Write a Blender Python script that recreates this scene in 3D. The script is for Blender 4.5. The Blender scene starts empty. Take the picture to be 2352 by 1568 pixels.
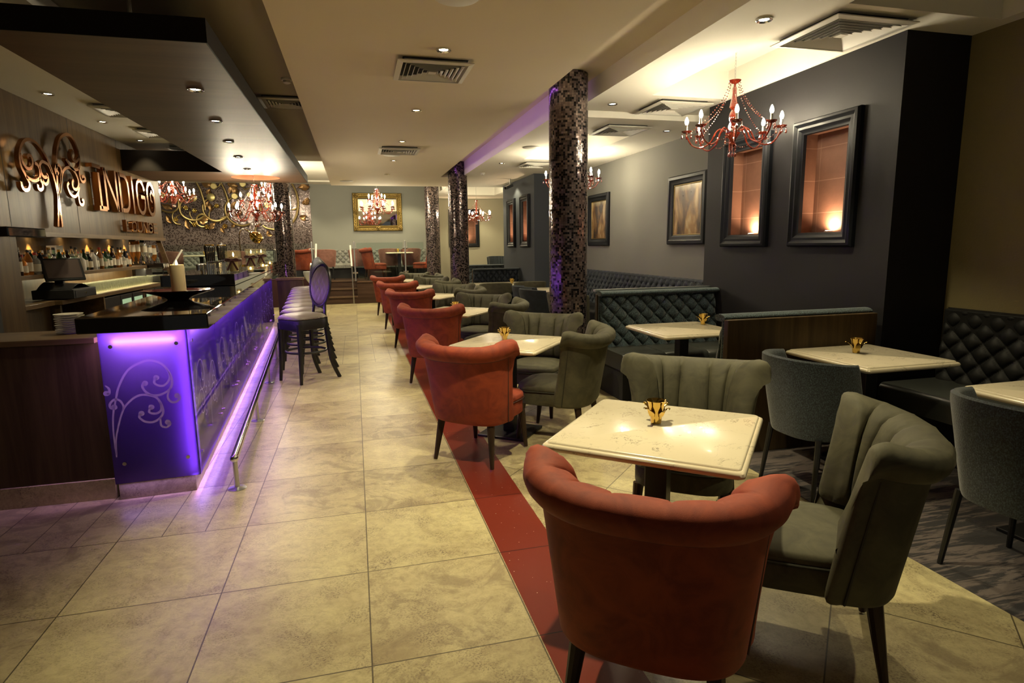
import bpy, math, random
from math import sin, cos, pi, radians, sqrt, atan2
from mathutils import Vector, Matrix
random.seed(7)
S = bpy.context.scene
COL = S.collection

# ---------------------------------------------------------------- mesh builder
class MB:
    def __init__(s): s.v = []; s.f = []; s.uv = None
    def add(s, vs, fs):
        o = len(s.v); s.v += [tuple(p) for p in vs]; s.f += [tuple(o+i for i in f) for f in fs]; return o
    def box(s, x0, x1, y0, y1, z0, z1):
        s.add([(x0,y0,z0),(x1,y0,z0),(x1,y1,z0),(x0,y1,z0),(x0,y0,z1),(x1,y0,z1),(x1,y1,z1),(x0,y1,z1)],
              [(0,3,2,1),(4,5,6,7),(0,1,5,4),(1,2,6,5),(2,3,7,6),(3,0,4,7)]); return s
    def beam(s, p0, p1, w, h, up=(0,0,1)):
        p0 = Vector(p0); p1 = Vector(p1); d = (p1-p0).normalized(); u = Vector(up)
        a = d.cross(u)
        if a.length < 1e-4: a = d.cross(Vector((1,0,0)))
        a.normalize(); b = a.cross(d).normalized(); vs = []
        for p in (p0, p1):
            for i, j in ((-1,-1),(1,-1),(1,1),(-1,1)): vs.append(p+a*i*w/2+b*j*h/2)
        s.add(vs, [(0,1,2,3),(7,6,5,4),(0,4,5,1),(1,5,6,2),(2,6,7,3),(3,7,4,0)]); return s
    def tube(s, pts, r, n=8, closed=False, caps=True):
        pts = [Vector(p) for p in pts]; N = len(pts); rs = r if isinstance(r, (list, tuple)) else [r]*N
        ref = None; rings = []
        for i, p in enumerate(pts):
            if closed: d = pts[(i+1) % N]-pts[i-1]
            else: d = pts[min(i+1, N-1)]-pts[max(i-1, 0)]
            if d.length < 1e-9: d = Vector((0,0,1))
            d.normalize()
            if ref is None:
                ref = Vector((0,0,1)) if abs(d.z) < .9 else Vector((1,0,0))
                a = d.cross(ref).normalized()
            else:
                a = a - d*a.dot(d)
                if a.length < 1e-6: a = d.cross(Vector((0.3,0.2,1)))
                a.normalize()
            b = d.cross(a)
            rings.append([p+(a*cos(2*pi*k/n)+b*sin(2*pi*k/n))*rs[i] for k in range(n)])
        vs = [q for R in rings for q in R]; fs = []
        for i in range(N if closed else N-1):
            j = (i+1) % N
            for k in range(n): fs.append((i*n+k, i*n+(k+1) % n, j*n+(k+1) % n, j*n+k))
        if not closed and caps: fs.append(tuple(reversed(range(n)))); fs.append(tuple((N-1)*n+k for k in range(n)))
        s.add(vs, fs); return s
    def cyl(s, p0, p1, r0, r1=None, n=16): return s.tube([p0, p1], [r0, r0 if r1 is None else r1], n)
    def lathe(s, prof, n=24, o=(0,0,0), cap=True):
        vs = []; fs = []; M = len(prof)
        for r, z in prof:
            for k in range(n): vs.append((o[0]+r*cos(2*pi*k/n), o[1]+r*sin(2*pi*k/n), o[2]+z))
        for i in range(M-1):
            for k in range(n): fs.append((i*n+k, i*n+(k+1) % n, (i+1)*n+(k+1) % n, (i+1)*n+k))
        if cap: fs.append(tuple(reversed(range(n)))); fs.append(tuple((M-1)*n+k for k in range(n)))
        s.add(vs, fs); return s
    def grid(s, fn, nu, nv, wu=False, flip=False):
        vs = [fn(i, j) for j in range(nv) for i in range(nu)]; fs = []
        for j in range(nv-1):
            for i in range(nu if wu else nu-1):
                q = (j*nu+i, j*nu+(i+1) % nu, (j+1)*nu+(i+1) % nu, (j+1)*nu+i)
                fs.append(q[::-1] if flip else q)
        s.add(vs, fs); return s
    def loft(s, rings, caps=True):
        n = len(rings[0]); vs = [p for R in rings for p in R]; fs = []
        for i in range(len(rings)-1):
            for k in range(n): fs.append((i*n+k, i*n+(k+1) % n, (i+1)*n+(k+1) % n, (i+1)*n+k))
        if caps: fs.append(tuple(reversed(range(n)))); fs.append(tuple((len(rings)-1)*n+k for k in range(n)))
        s.add(vs, fs); return s
    def ball(s, c, r, n=10, m=7, sc=(1,1,1)):
        vs = [(c[0], c[1], c[2]-r*sc[2])]; fs = []
        for j in range(1, m):
            t = -pi/2+pi*j/m
            for k in range(n): vs.append((c[0]+r*sc[0]*cos(t)*cos(2*pi*k/n), c[1]+r*sc[1]*cos(t)*sin(2*pi*k/n), c[2]+r*sc[2]*sin(t)))
        vs.append((c[0], c[1], c[2]+r*sc[2])); L = len(vs)-1
        for k in range(n): fs.append((0, 1+(k+1) % n, 1+k)); fs.append((L, L-n+k, L-n+(k+1) % n))
        for j in range(m-2):
            for k in range(n): a = 1+j*n; fs.append((a+k, a+(k+1) % n, a+n+(k+1) % n, a+n+k))
        s.add(vs, fs); return s
    def prism(s, poly, z0, z1):
        n = len(poly); s.add([(x, y, z0) for x, y in poly]+[(x, y, z1) for x, y in poly],
              [tuple(reversed(range(n))), tuple(range(n, 2*n))]+[(i, (i+1) % n, n+(i+1) % n, n+i) for i in range(n)]); return s
    def ribbon(s, pts, w, x0, x1):
        """flat-faced band following a path in the YZ plane, standing out from x0 to x1"""
        n = len(pts); vs = []; fs = []
        for i, (y, z) in enumerate(pts):
            a = pts[max(i-1, 0)]; b = pts[min(i+1, n-1)]; dy, dz = b[0]-a[0], b[1]-a[1]; L = sqrt(dy*dy+dz*dz) or 1
            ny, nz = -dz/L*w/2, dy/L*w/2
            vs += [(x0, y+ny, z+nz), (x1, y+ny, z+nz), (x1, y-ny, z-nz), (x0, y-ny, z-nz)]
        for i in range(n-1):
            for k in range(4): fs.append((i*4+k, i*4+(k+1) % 4, i*4+4+(k+1) % 4, i*4+4+k))
        fs.append((3,2,1,0)); fs.append((4*n-4, 4*n-3, 4*n-2, 4*n-1)); s.add(vs, fs); return s
    def build(s, name, mat, parent=None, smooth=35, bevel=0, uvf=None, loc=None, rotz=0):
        me = bpy.data.meshes.new(name); me.from_pydata(s.v, [], s.f); me.validate()
        if uvf:
            uvl = me.uv_layers.new(name='UVMap')
            for poly in me.polygons:
                us = [uvf(me.vertices[me.loops[li].vertex_index].co) for li in poly.loop_indices]
                if len(us[0]) == 3:   # cylindrical: (u, v, period)
                    P = us[0][2]; u0 = us[0][0]
                    us = [(u-P if u-u0 > P/2 else (u+P if u0-u > P/2 else u), v) for u, v, _ in us]
                for li, c in zip(poly.loop_indices, us): uvl.data[li].uv = c
        if smooth:
            for p in me.polygons: p.use_smooth = True
            me.set_sharp_from_angle(angle=radians(smooth))
        me.materials.append(mat)
        o = bpy.data.objects.new(name, me); COL.objects.link(o)
        if parent: o.parent = parent
        if loc: o.location = loc
        if rotz: o.rotation_euler = (0,0,rotz)
        if bevel:
            b = o.modifiers.new('bevel', 'BEVEL'); b.width = bevel; b.segments = 2; b.limit_method = 'ANGLE'; b.angle_limit = radians(40)
        return o

def tag(o, label=None, cat=None, group=None, kind=None):
    if label: o['label'] = label
    if cat: o['category'] = cat
    if group: o['group'] = group
    if kind: o['kind'] = kind
    return o
def thing(name, label, cat, loc=(0,0,0), rotz=0, group=None):
    o = bpy.data.objects.new(name, None); COL.objects.link(o); o.empty_display_size = .1
    o.location = loc; o.rotation_euler = (0,0,rotz); return tag(o, label, cat, group)
KIDS = {}
def children(o): return [c for c in bpy.data.objects if c.parent == o]
def snapshot(o): return (o, [snapshot(c) for c in children(o)])
def dup(sn, loc=None, rotz=None, label=None, group=None, parent=None, scale=None):
    o, ch = sn; c = o.copy(); COL.objects.link(c)
    if parent: c.parent = parent
    if loc is not None: c.location = loc
    if rotz is not None: c.rotation_euler = (0,0,rotz)
    if scale is not None: c.scale = scale
    if label: c['label'] = label
    if group: c['group'] = group
    for k in ch: dup(k, parent=c)
    return c
def struct(name, mb, mat, **k):
    o = mb.build(name, mat, **k); o['kind'] = 'structure'; return o
def sbox(name, mat, *b, **k): return struct(name, MB().box(*b), mat, smooth=0, **k)
def smoothpath(pts, k=4):
    """Catmull-Rom through the given points"""
    P = [Vector(p) for p in pts]; out = []
    for i in range(len(P)-1):
        a, b, c, d = P[max(i-1,0)], P[i], P[i+1], P[min(i+2, len(P)-1)]
        for j in range(k):
            t = j/k; out.append(.5*((2*b)+(c-a)*t+(2*a-5*b+4*c-d)*t*t+(-a+3*b-3*c+d)*t**3))
    out.append(P[-1]); return [tuple(p) for p in out]

# ---------------------------------------------------------------- materials
def nodes(name):
    m = bpy.data.materials.new(name); m.use_nodes = True; nt = m.node_tree
    return m, nt, nt.nodes['Principled BSDF']
def setp(b, **k):
    for a, v in k.items(): b.inputs[a.replace('_', ' ')].default_value = v
def rgb(*c): return (c[0], c[1], c[2], 1)
def mat(name, color, rough=.5, metal=0, **k):
    m, nt, b = nodes(name); setp(b, Base_Color=rgb(*color), Roughness=rough, Metallic=metal, **k); return m
def N(nt, t, **k):
    n = nt.nodes.new(t)
    for a, v in k.items(): setattr(n, a, v)
    return n
def L(nt, a, b): nt.links.new(a, b)
def math_(nt, op, a, b=None, c=None):
    n = N(nt, 'ShaderNodeMath', operation=op)
    for i, x in enumerate((a, b, c)):
        if x is None: continue
        if isinstance(x, (int, float)): n.inputs[i].default_value = x
        else: L(nt, x, n.inputs[i])
    return n.outputs[0]
def mixc(nt, f, a, b):
    n = N(nt, 'ShaderNodeMix', data_type='RGBA')
    if isinstance(f, (int, float)): n.inputs[0].default_value = f
    else: L(nt, f, n.inputs[0])
    for i, x in ((6, a), (7, b)):
        if isinstance(x, tuple): n.inputs[i].default_value = rgb(*x)
        else: L(nt, x, n.inputs[i])
    return n.outputs[2]
def ramp(nt, f, stops):
    n = N(nt, 'ShaderNodeValToRGB'); e = n.color_ramp.elements
    while len(e) < len(stops): e.new(.5)
    for i, (p, c) in enumerate(stops): e[i].position = p; e[i].color = rgb(*c) if isinstance(c, tuple) else (c, c, c, 1)
    L(nt, f, n.inputs[0]); return n.outputs[0]
def noise(nt, scale, detail=4, rough=.5, vec=None, dist=0):
    n = N(nt, 'ShaderNodeTexNoise'); n.inputs['Scale'].default_value = scale; n.inputs['Detail'].default_value = detail
    n.inputs['Roughness'].default_value = rough; n.inputs['Distortion'].default_value = dist
    if vec is not None: L(nt, vec, n.inputs['Vector'])
    return n.outputs[0]
def coord(nt, which='Object', scale=None, rot=None):
    o = N(nt, 'ShaderNodeTexCoord').outputs[which]
    if scale or rot:
        m = N(nt, 'ShaderNodeMapping'); L(nt, o, m.inputs[0])
        if scale: m.inputs['Scale'].default_value = scale
        if rot: m.inputs['Rotation'].default_value = rot
        o = m.outputs[0]
    return o
def bump(nt, b, h, strength=.3, dist=.01):
    n = N(nt, 'ShaderNodeBump'); n.inputs['Strength'].default_value = strength; n.inputs['Distance'].default_value = dist
    L(nt, h, n.inputs['Height']); L(nt, n.outputs[0], b.inputs['Normal'])

def velvet(name, c, c2, sheen=.15):
    m, nt, b = nodes(name); v = coord(nt)
    f = ramp(nt, noise(nt, 7, 5, .6, v, 1.2), [(.35, 0.), (.65, 1.)])
    L(nt, mixc(nt, f, c, c2), b.inputs['Base Color']); setp(b, Roughness=.75, Sheen_Weight=sheen, Sheen_Roughness=.35)
    b.inputs['Sheen Tint'].default_value = rgb(min(1, c2[0]*4+.05), min(1, c2[1]*4+.05), min(1, c2[2]*4+.05))
    bump(nt, b, noise(nt, 500, 2, .5, v), .15, .002); return m
def tweed(name, c, c2):
    m, nt, b = nodes(name); v = coord(nt)
    n1 = noise(nt, 210, 2, .7, coord(nt, scale=(1, 1, .5))); n2 = noise(nt, 150, 2, .6, v)
    f = ramp(nt, math_(nt, 'MULTIPLY', n1, n2), [(.2, 0.), (.38, 1.)])
    L(nt, mixc(nt, f, c, c2), b.inputs['Base Color']); setp(b, Roughness=.9, Sheen_Weight=.3)
    bump(nt, b, n1, .5, .003); return m
def wood(name, c, c2, axis='Z', rough=.4, sc=1.0, coat=0):
    m, nt, b = nodes(name)
    s = {'X': (1.2, 22, 22), 'Y': (22, 1.2, 22), 'Z': (22, 22, 1.2)}[axis]
    v = coord(nt, scale=tuple(a*sc for a in s))
    f = noise(nt, 1.0, 6, .65, v, .6); g = noise(nt, .35, 2, .5, v)
    b.inputs['Specular IOR Level'].default_value = .18
    f2 = ramp(nt, math_(nt, 'ADD', math_(nt, 'MULTIPLY', f, .7), math_(nt, 'MULTIPLY', g, .3)), [(.35, 0.), (.68, 1.)])
    L(nt, mixc(nt, f2, c, c2), b.inputs['Base Color']); setp(b, Roughness=rough, Coat_Weight=coat)
    bump(nt, b, f, .12, .003); return m
def paint(name, c, rough=.7, tex=0.03, sc=60):
    m, nt, b = nodes(name); b.inputs['Specular IOR Level'].default_value = .2; v = coord(nt)
    L(nt, mixc(nt, noise(nt, 1.5, 3, .5, v), tuple(x*.92 for x in c), c), b.inputs['Base Color']); setp(b, Roughness=rough)
    bump(nt, b, noise(nt, sc, 3, .6, v), tex*5, .003); return m
def mosaic(name, size, dark, light, tilt=.12, metal=.55, frac=.42, mid=None):
    """small glass tiles laid on the surface's UV map, every tile with its own shade and a slightly different tilt"""
    m, nt, b = nodes(name)
    uv = N(nt, 'ShaderNodeUVMap').outputs[0]
    sc = N(nt, 'ShaderNodeVectorMath', operation='SCALE'); L(nt, uv, sc.inputs[0]); sc.inputs['Scale'].default_value = 1/size
    fl = N(nt, 'ShaderNodeVectorMath', operation='FLOOR'); L(nt, sc.outputs[0], fl.inputs[0])
    fr = N(nt, 'ShaderNodeVectorMath', operation='FRACTION'); L(nt, sc.outputs[0], fr.inputs[0])
    wn = N(nt, 'ShaderNodeTexWhiteNoise', noise_dimensions='2D'); L(nt, fl.outputs[0], wn.inputs['Vector'])
    off = N(nt, 'ShaderNodeVectorMath', operation='ADD'); L(nt, fl.outputs[0], off.inputs[0]); off.inputs[1].default_value = (31.3, 17.7, 0)
    wn2 = N(nt, 'ShaderNodeTexWhiteNoise', noise_dimensions='2D'); L(nt, off.outputs[0], wn2.inputs['Vector'])
    sx = N(nt, 'ShaderNodeSeparateXYZ'); L(nt, fr.outputs[0], sx.inputs[0])
    ax = math_(nt, 'ABSOLUTE', math_(nt, 'SUBTRACT', sx.outputs[0], .5)); ay = math_(nt, 'ABSOLUTE', math_(nt, 'SUBTRACT', sx.outputs[1], .5))
    tile = math_(nt, 'LESS_THAN', math_(nt, 'MAXIMUM', ax, ay), .455)
    mid = mid or tuple((a+c)/2 for a, c in zip(dark, light))
    cr = ramp(nt, wn.outputs[0], [(0, dark), (frac*.7, dark), (frac, mid), (1, light)])
    nt.nodes[-1].color_ramp.interpolation = 'LINEAR'
    base = mixc(nt, tile, (.012, .011, .012), cr); L(nt, base, b.inputs['Base Color'])
    L(nt, math_(nt, 'SUBTRACT', .75, math_(nt, 'MULTIPLY', tile, .58)), b.inputs['Roughness'])
    L(nt, math_(nt, 'MULTIPLY', tile, metal), b.inputs['Metallic'])
    g = N(nt, 'ShaderNodeNewGeometry')
    c0 = N(nt, 'ShaderNodeVectorMath', operation='SUBTRACT'); L(nt, wn2.outputs['Color'], c0.inputs[0]); c0.inputs[1].default_value = (.5, .5, .5)
    c1 = N(nt, 'ShaderNodeVectorMath', operation='SCALE'); L(nt, c0.outputs[0], c1.inputs[0]); c1.inputs['Scale'].default_value = tilt
    c2 = N(nt, 'ShaderNodeVectorMath', operation='ADD'); L(nt, g.outputs['Normal'], c2.inputs[0]); L(nt, c1.outputs[0], c2.inputs[1])
    c3 = N(nt, 'ShaderNodeVectorMath', operation='NORMALIZE'); L(nt, c2.outputs[0], c3.inputs[0]); L(nt, c3.outputs[0], b.inputs['Normal'])
    return m
def emit(name, c, s):
    m = bpy.data.materials.new(name); m.use_nodes = True; nt = m.node_tree; nt.nodes.clear()
    e = N(nt, 'ShaderNodeEmission'); e.inputs[0].default_value = rgb(*c); e.inputs[1].default_value = s
    o = N(nt, 'ShaderNodeOutputMaterial'); L(nt, e.outputs[0], o.inputs[0]); return m
def joint_line(nt, x, per, w, off=0):
    """1 on a thin joint every `per` along x"""
    a = math_(nt, 'FRACT', math_(nt, 'DIVIDE', math_(nt, 'SUBTRACT', x, off), per))
    b = math_(nt, 'SUBTRACT', .5, math_(nt, 'ABSOLUTE', math_(nt, 'SUBTRACT', a, .5)))
    return math_(nt, 'LESS_THAN', b, w/per)
TX0, TW, TY0, TD = -.017, .631, 2.014, .6585
def travertine(name, diag=False, warm=1.0, plain=False):
    m, nt, b = nodes(name); v = coord(nt)
    vv = coord(nt, rot=(0, 0, radians(45))) if diag else v
    s = N(nt, 'ShaderNodeSeparateXYZ'); L(nt, vv, s.inputs[0]); x, y = s.outputs[0], s.outputs[1]
    # every slab its own offset of the stone figure
    cx = math_(nt, 'FLOOR', math_(nt, 'DIVIDE', math_(nt, 'SUBTRACT', x, TX0), TW)); cy = math_(nt, 'FLOOR', math_(nt, 'DIVIDE', math_(nt, 'SUBTRACT', y, TY0), TD))
    cc = N(nt, 'ShaderNodeCombineXYZ'); L(nt, cx, cc.inputs[0]); L(nt, cy, cc.inputs[1])
    wn = N(nt, 'ShaderNodeTexWhiteNoise', noise_dimensions='2D'); L(nt, cc.outputs[0], wn.inputs['Vector'])
    of = N(nt, 'ShaderNodeVectorMath', operation='SCALE'); L(nt, wn.outputs['Color'], of.inputs[0]); of.inputs['Scale'].default_value = 9
    p = N(nt, 'ShaderNodeVectorMath', operation='ADD'); L(nt, vv, p.inputs[0]); L(nt, of.outputs[0], p.inputs[1]); p = p.outputs[0]
    mp = N(nt, 'ShaderNodeMapping'); L(nt, p, mp.inputs[0]); mp.inputs['Scale'].default_value = (1, 1.2, 1); mp.inputs['Rotation'].default_value = (0, 0, .5)
    big = noise(nt, 2.2, 6, .62, mp.outputs[0], .9); fine = noise(nt, 22, 5, .7, mp.outputs[0], .5); pit = noise(nt, 110, 4, .75, mp.outputs[0])
    c = mixc(nt, ramp(nt, big, [(.3, 0.), (.62, 1.)]), (.39, .32, .175), (.60, .53, .29))
    cl = math_(nt, 'MULTIPLY', ramp(nt, noise(nt, 3.4, 6, .7, mp.outputs[0], 1.6), [(.50, 0.), (.60, 1.)]), math_(nt, 'MULTIPLY', math_(nt, 'GREATER_THAN', wn.outputs[0], .45), .55))
    c = mixc(nt, cl, c, (.17, .13, .075))
    c = mixc(nt, ramp(nt, fine, [(.34, 0.), (.58, 1.)]), mixc(nt, .38, c, (.20, .15, .085)), c)
    pk = math_(nt, 'MULTIPLY', ramp(nt, pit, [(.51, 0.), (.58, 1.)]), ramp(nt, big, [(.36, 1.), (.56, .3)]))
    pk = math_(nt, 'MULTIPLY', pk, ramp(nt, noise(nt, 5, 4, .6, mp.outputs[0]), [(.42, .15), (.6, 1.)]))
    c = mixc(nt, pk, c, (.085, .06, .04))
    c = mixc(nt, math_(nt, 'MULTIPLY', wn.outputs[0], .28), c, (.30, .225, .145))
    if not plain:
        j = math_(nt, 'MAXIMUM', joint_line(nt, x, TW, .0028, TX0), joint_line(nt, y, TD, .0028, TY0))
        if not diag:
            # slabs cut into three planks beside the bar end and in a band across the aisle
            j3 = joint_line(nt, x, TW/3, .0025, TX0)
            def band(a, c0, c1): return math_(nt, 'MULTIPLY', math_(nt, 'GREATER_THAN', a, c0), math_(nt, 'LESS_THAN', a, c1))
            r1 = math_(nt, 'MULTIPLY', band(y, TY0+2*TD, 7.3), math_(nt, 'LESS_THAN', x, TX0-TW+.01))
            r2 = band(y, TY0+9*TD, TY0+13*TD)
            j = math_(nt, 'MAXIMUM', j, math_(nt, 'MULTIPLY', j3, math_(nt, 'MAXIMUM', r1, r2)))
        c = mixc(nt, math_(nt, 'MULTIPLY', j, .85), c, (.05, .038, .025))
    L(nt, c, b.inputs['Base Color'])
    rr = math_(nt, 'ADD', .2, math_(nt, 'MULTIPLY', fine, .28)); L(nt, rr, b.inputs['Roughness'])
    bump(nt, b, math_(nt, 'SUBTRACT', fine, pk), .12, .004); return m
def quartz(name):
    m, nt, b = nodes(name); v = coord(nt)
    w = noise(nt, 5, 6, .65, v, 1.5)
    vein = ramp(nt, math_(nt, 'ABSOLUTE', math_(nt, 'SUBTRACT', w, .5)), [(0, 1.), (.009, 0.)])
    vein = math_(nt, 'MULTIPLY', vein, ramp(nt, noise(nt, 9, 3, .6, v), [(.45, 0.), (.62, .9)]))
    c = mixc(nt, noise(nt, 3, 3, .5, v), (.66, .58, .42), (.74, .66, .50))
    L(nt, mixc(nt, vein, c, (.16, .13, .1)), b.inputs['Base Color']); setp(b, Roughness=.2, Coat_Weight=.15); return m
def carpet(name):
    m, nt, b = nodes(name)
    a = noise(nt, 1.0, 5, .7, coord(nt, scale=(3.2, 26, 1), rot=(0, 0, -.5)), .6)
    g = noise(nt, 1.2, 3, .5, coord(nt))
    f = ramp(nt, math_(nt, 'MULTIPLY', a, math_(nt, 'ADD', g, .35)), [(.40, 0.), (.47, 1.)])
    L(nt, mixc(nt, f, (.014, .011, .014), (.12, .092, .085)), b.inputs['Base Color']); setp(b, Roughness=.95, Sheen_Weight=.2)
    bump(nt, b, noise(nt, 400, 2, .5, coord(nt)), .4, .003); return m
def redstone(name):
    m, nt, b = nodes(name); v = coord(nt)
    vo = N(nt, 'ShaderNodeTexVoronoi'); vo.inputs['Scale'].default_value = 34; L(nt, v, vo.inputs['Vector'])
    sp = math_(nt, 'MULTIPLY', math_(nt, 'LESS_THAN', vo.outputs['Distance'], .075), ramp(nt, noise(nt, 30, 1, .5, v), [(.5, 0.), (.56, 1.)]))
    s = N(nt, 'ShaderNodeSeparateXYZ'); L(nt, v, s.inputs[0]); j = joint_line(nt, s.outputs[1], TD, .0028, TY0)
    c = mixc(nt, sp, (.17, .024, .013), (.85, .8, .7)); c = mixc(nt, j, c, (.03, .01, .01)); L(nt, c, b.inputs['Base Color'])
    setp(b, Roughness=.28); return m
def brickm(name):
    m, nt, b = nodes(name)
    s = N(nt, 'ShaderNodeSeparateXYZ'); L(nt, coord(nt), s.inputs[0])
    j = math_(nt, 'MAXIMUM', joint_line(nt, s.outputs[2], .27, .0032, .03), joint_line(nt, s.outputs[1], .33, .0022, .20))
    c = mixc(nt, noise(nt, 9, 4, .6, coord(nt)), (.105, .045, .026), (.165, .072, .042))
    L(nt, mixc(nt, j, c, (.22, .12, .08)), b.inputs['Base Color']); setp(b, Roughness=.8)
    bump(nt, b, noise(nt, 70, 3, .6, coord(nt)), .3, .004); return m
def painting(name):
    """abstract brown and gold brushwork"""
    m, nt, b = nodes(name); v = coord(nt, scale=(1, 3.2, 1.3), rot=(.25, 0, 0))
    f = noise(nt, 1.3, 5, .5, v, .9)
    s = N(nt, 'ShaderNodeSeparateXYZ'); L(nt, coord(nt), s.inputs[0])
    c = ramp(nt, f, [(.3, (.02, .012, .008)), (.47, (.10, .05, .02)), (.58, (.30, .17, .06)), (.72, (.62, .48, .26))])
    top = ramp(nt, math_(nt, 'ADD', s.outputs[2], math_(nt, 'MULTIPLY', noise(nt, 4, 3, .5, coord(nt)), .25)), [(.36, 0.), (.44, 1.)])
    L(nt, mixc(nt, top, c, (.50, .40, .22)), b.inputs['Base Color']); setp(b, Roughness=.25); return m
def frosted(name, c, trans=.85):
    m = bpy.data.materials.new(name); m.use_nodes = True; nt = m.node_tree; nt.nodes.clear()
    t = N(nt, 'ShaderNodeBsdfTranslucent'); t.inputs[0].default_value = rgb(*c)
    g = N(nt, 'ShaderNodeBsdfGlossy'); g.inputs['Roughness'].default_value = .04; g.inputs[0].default_value = (1, 1, 1, 1)
    d = N(nt, 'ShaderNodeBsdfDiffuse'); d.inputs[0].default_value = rgb(.006, .003, .009)
    x = N(nt, 'ShaderNodeMixShader'); x.inputs[0].default_value = trans; L(nt, d.outputs[0], x.inputs[1]); L(nt, t.outputs[0], x.inputs[2])
    fr = N(nt, 'ShaderNodeFresnel'); fr.inputs[0].default_value = 1.5
    y = N(nt, 'ShaderNodeMixShader'); L(nt, fr.outputs[0], y.inputs[0]); L(nt, x.outputs[0], y.inputs[1]); L(nt, g.outputs[0], y.inputs[2])
    o = N(nt, 'ShaderNodeOutputMaterial'); L(nt, y.outputs[0], o.inputs[0]); return m
def thinglass(name, tint=(.9, .95, .93), refl=1.45, body=0):
    """thin clear glass: see-through, mirroring more toward its edges"""
    m = bpy.data.materials.new(name); m.use_nodes = True; nt = m.node_tree; nt.nodes.clear()
    t = N(nt, 'ShaderNodeBsdfTransparent'); t.inputs[0].default_value = rgb(*tint)
    g = N(nt, 'ShaderNodeBsdfGlossy'); g.inputs['Roughness'].default_value = .03
    lw = N(nt, 'ShaderNodeLayerWeight'); lw.inputs[0].default_value = .5
    f = math_(nt, 'ADD', math_(nt, 'MULTIPLY', math_(nt, 'POWER', lw.outputs['Facing'], 4.0), .6*(refl-1)/.45), .05)
    base = t.outputs[0]
    if body:
        d = N(nt, 'ShaderNodeBsdfDiffuse'); d.inputs[0].default_value = rgb(.85, .85, .76); x = N(nt, 'ShaderNodeMixShader'); x.inputs[0].default_value = body
        L(nt, t.outputs[0], x.inputs[1]); L(nt, d.outputs[0], x.inputs[2]); base = x.outputs[0]
    y = N(nt, 'ShaderNodeMixShader'); L(nt, math_(nt, 'MINIMUM', f, .95), y.inputs[0]); L(nt, base, y.inputs[1]); L(nt, g.outputs[0], y.inputs[2])
    o = N(nt, 'ShaderNodeOutputMaterial'); L(nt, y.outputs[0], o.inputs[0]); return m

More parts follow.
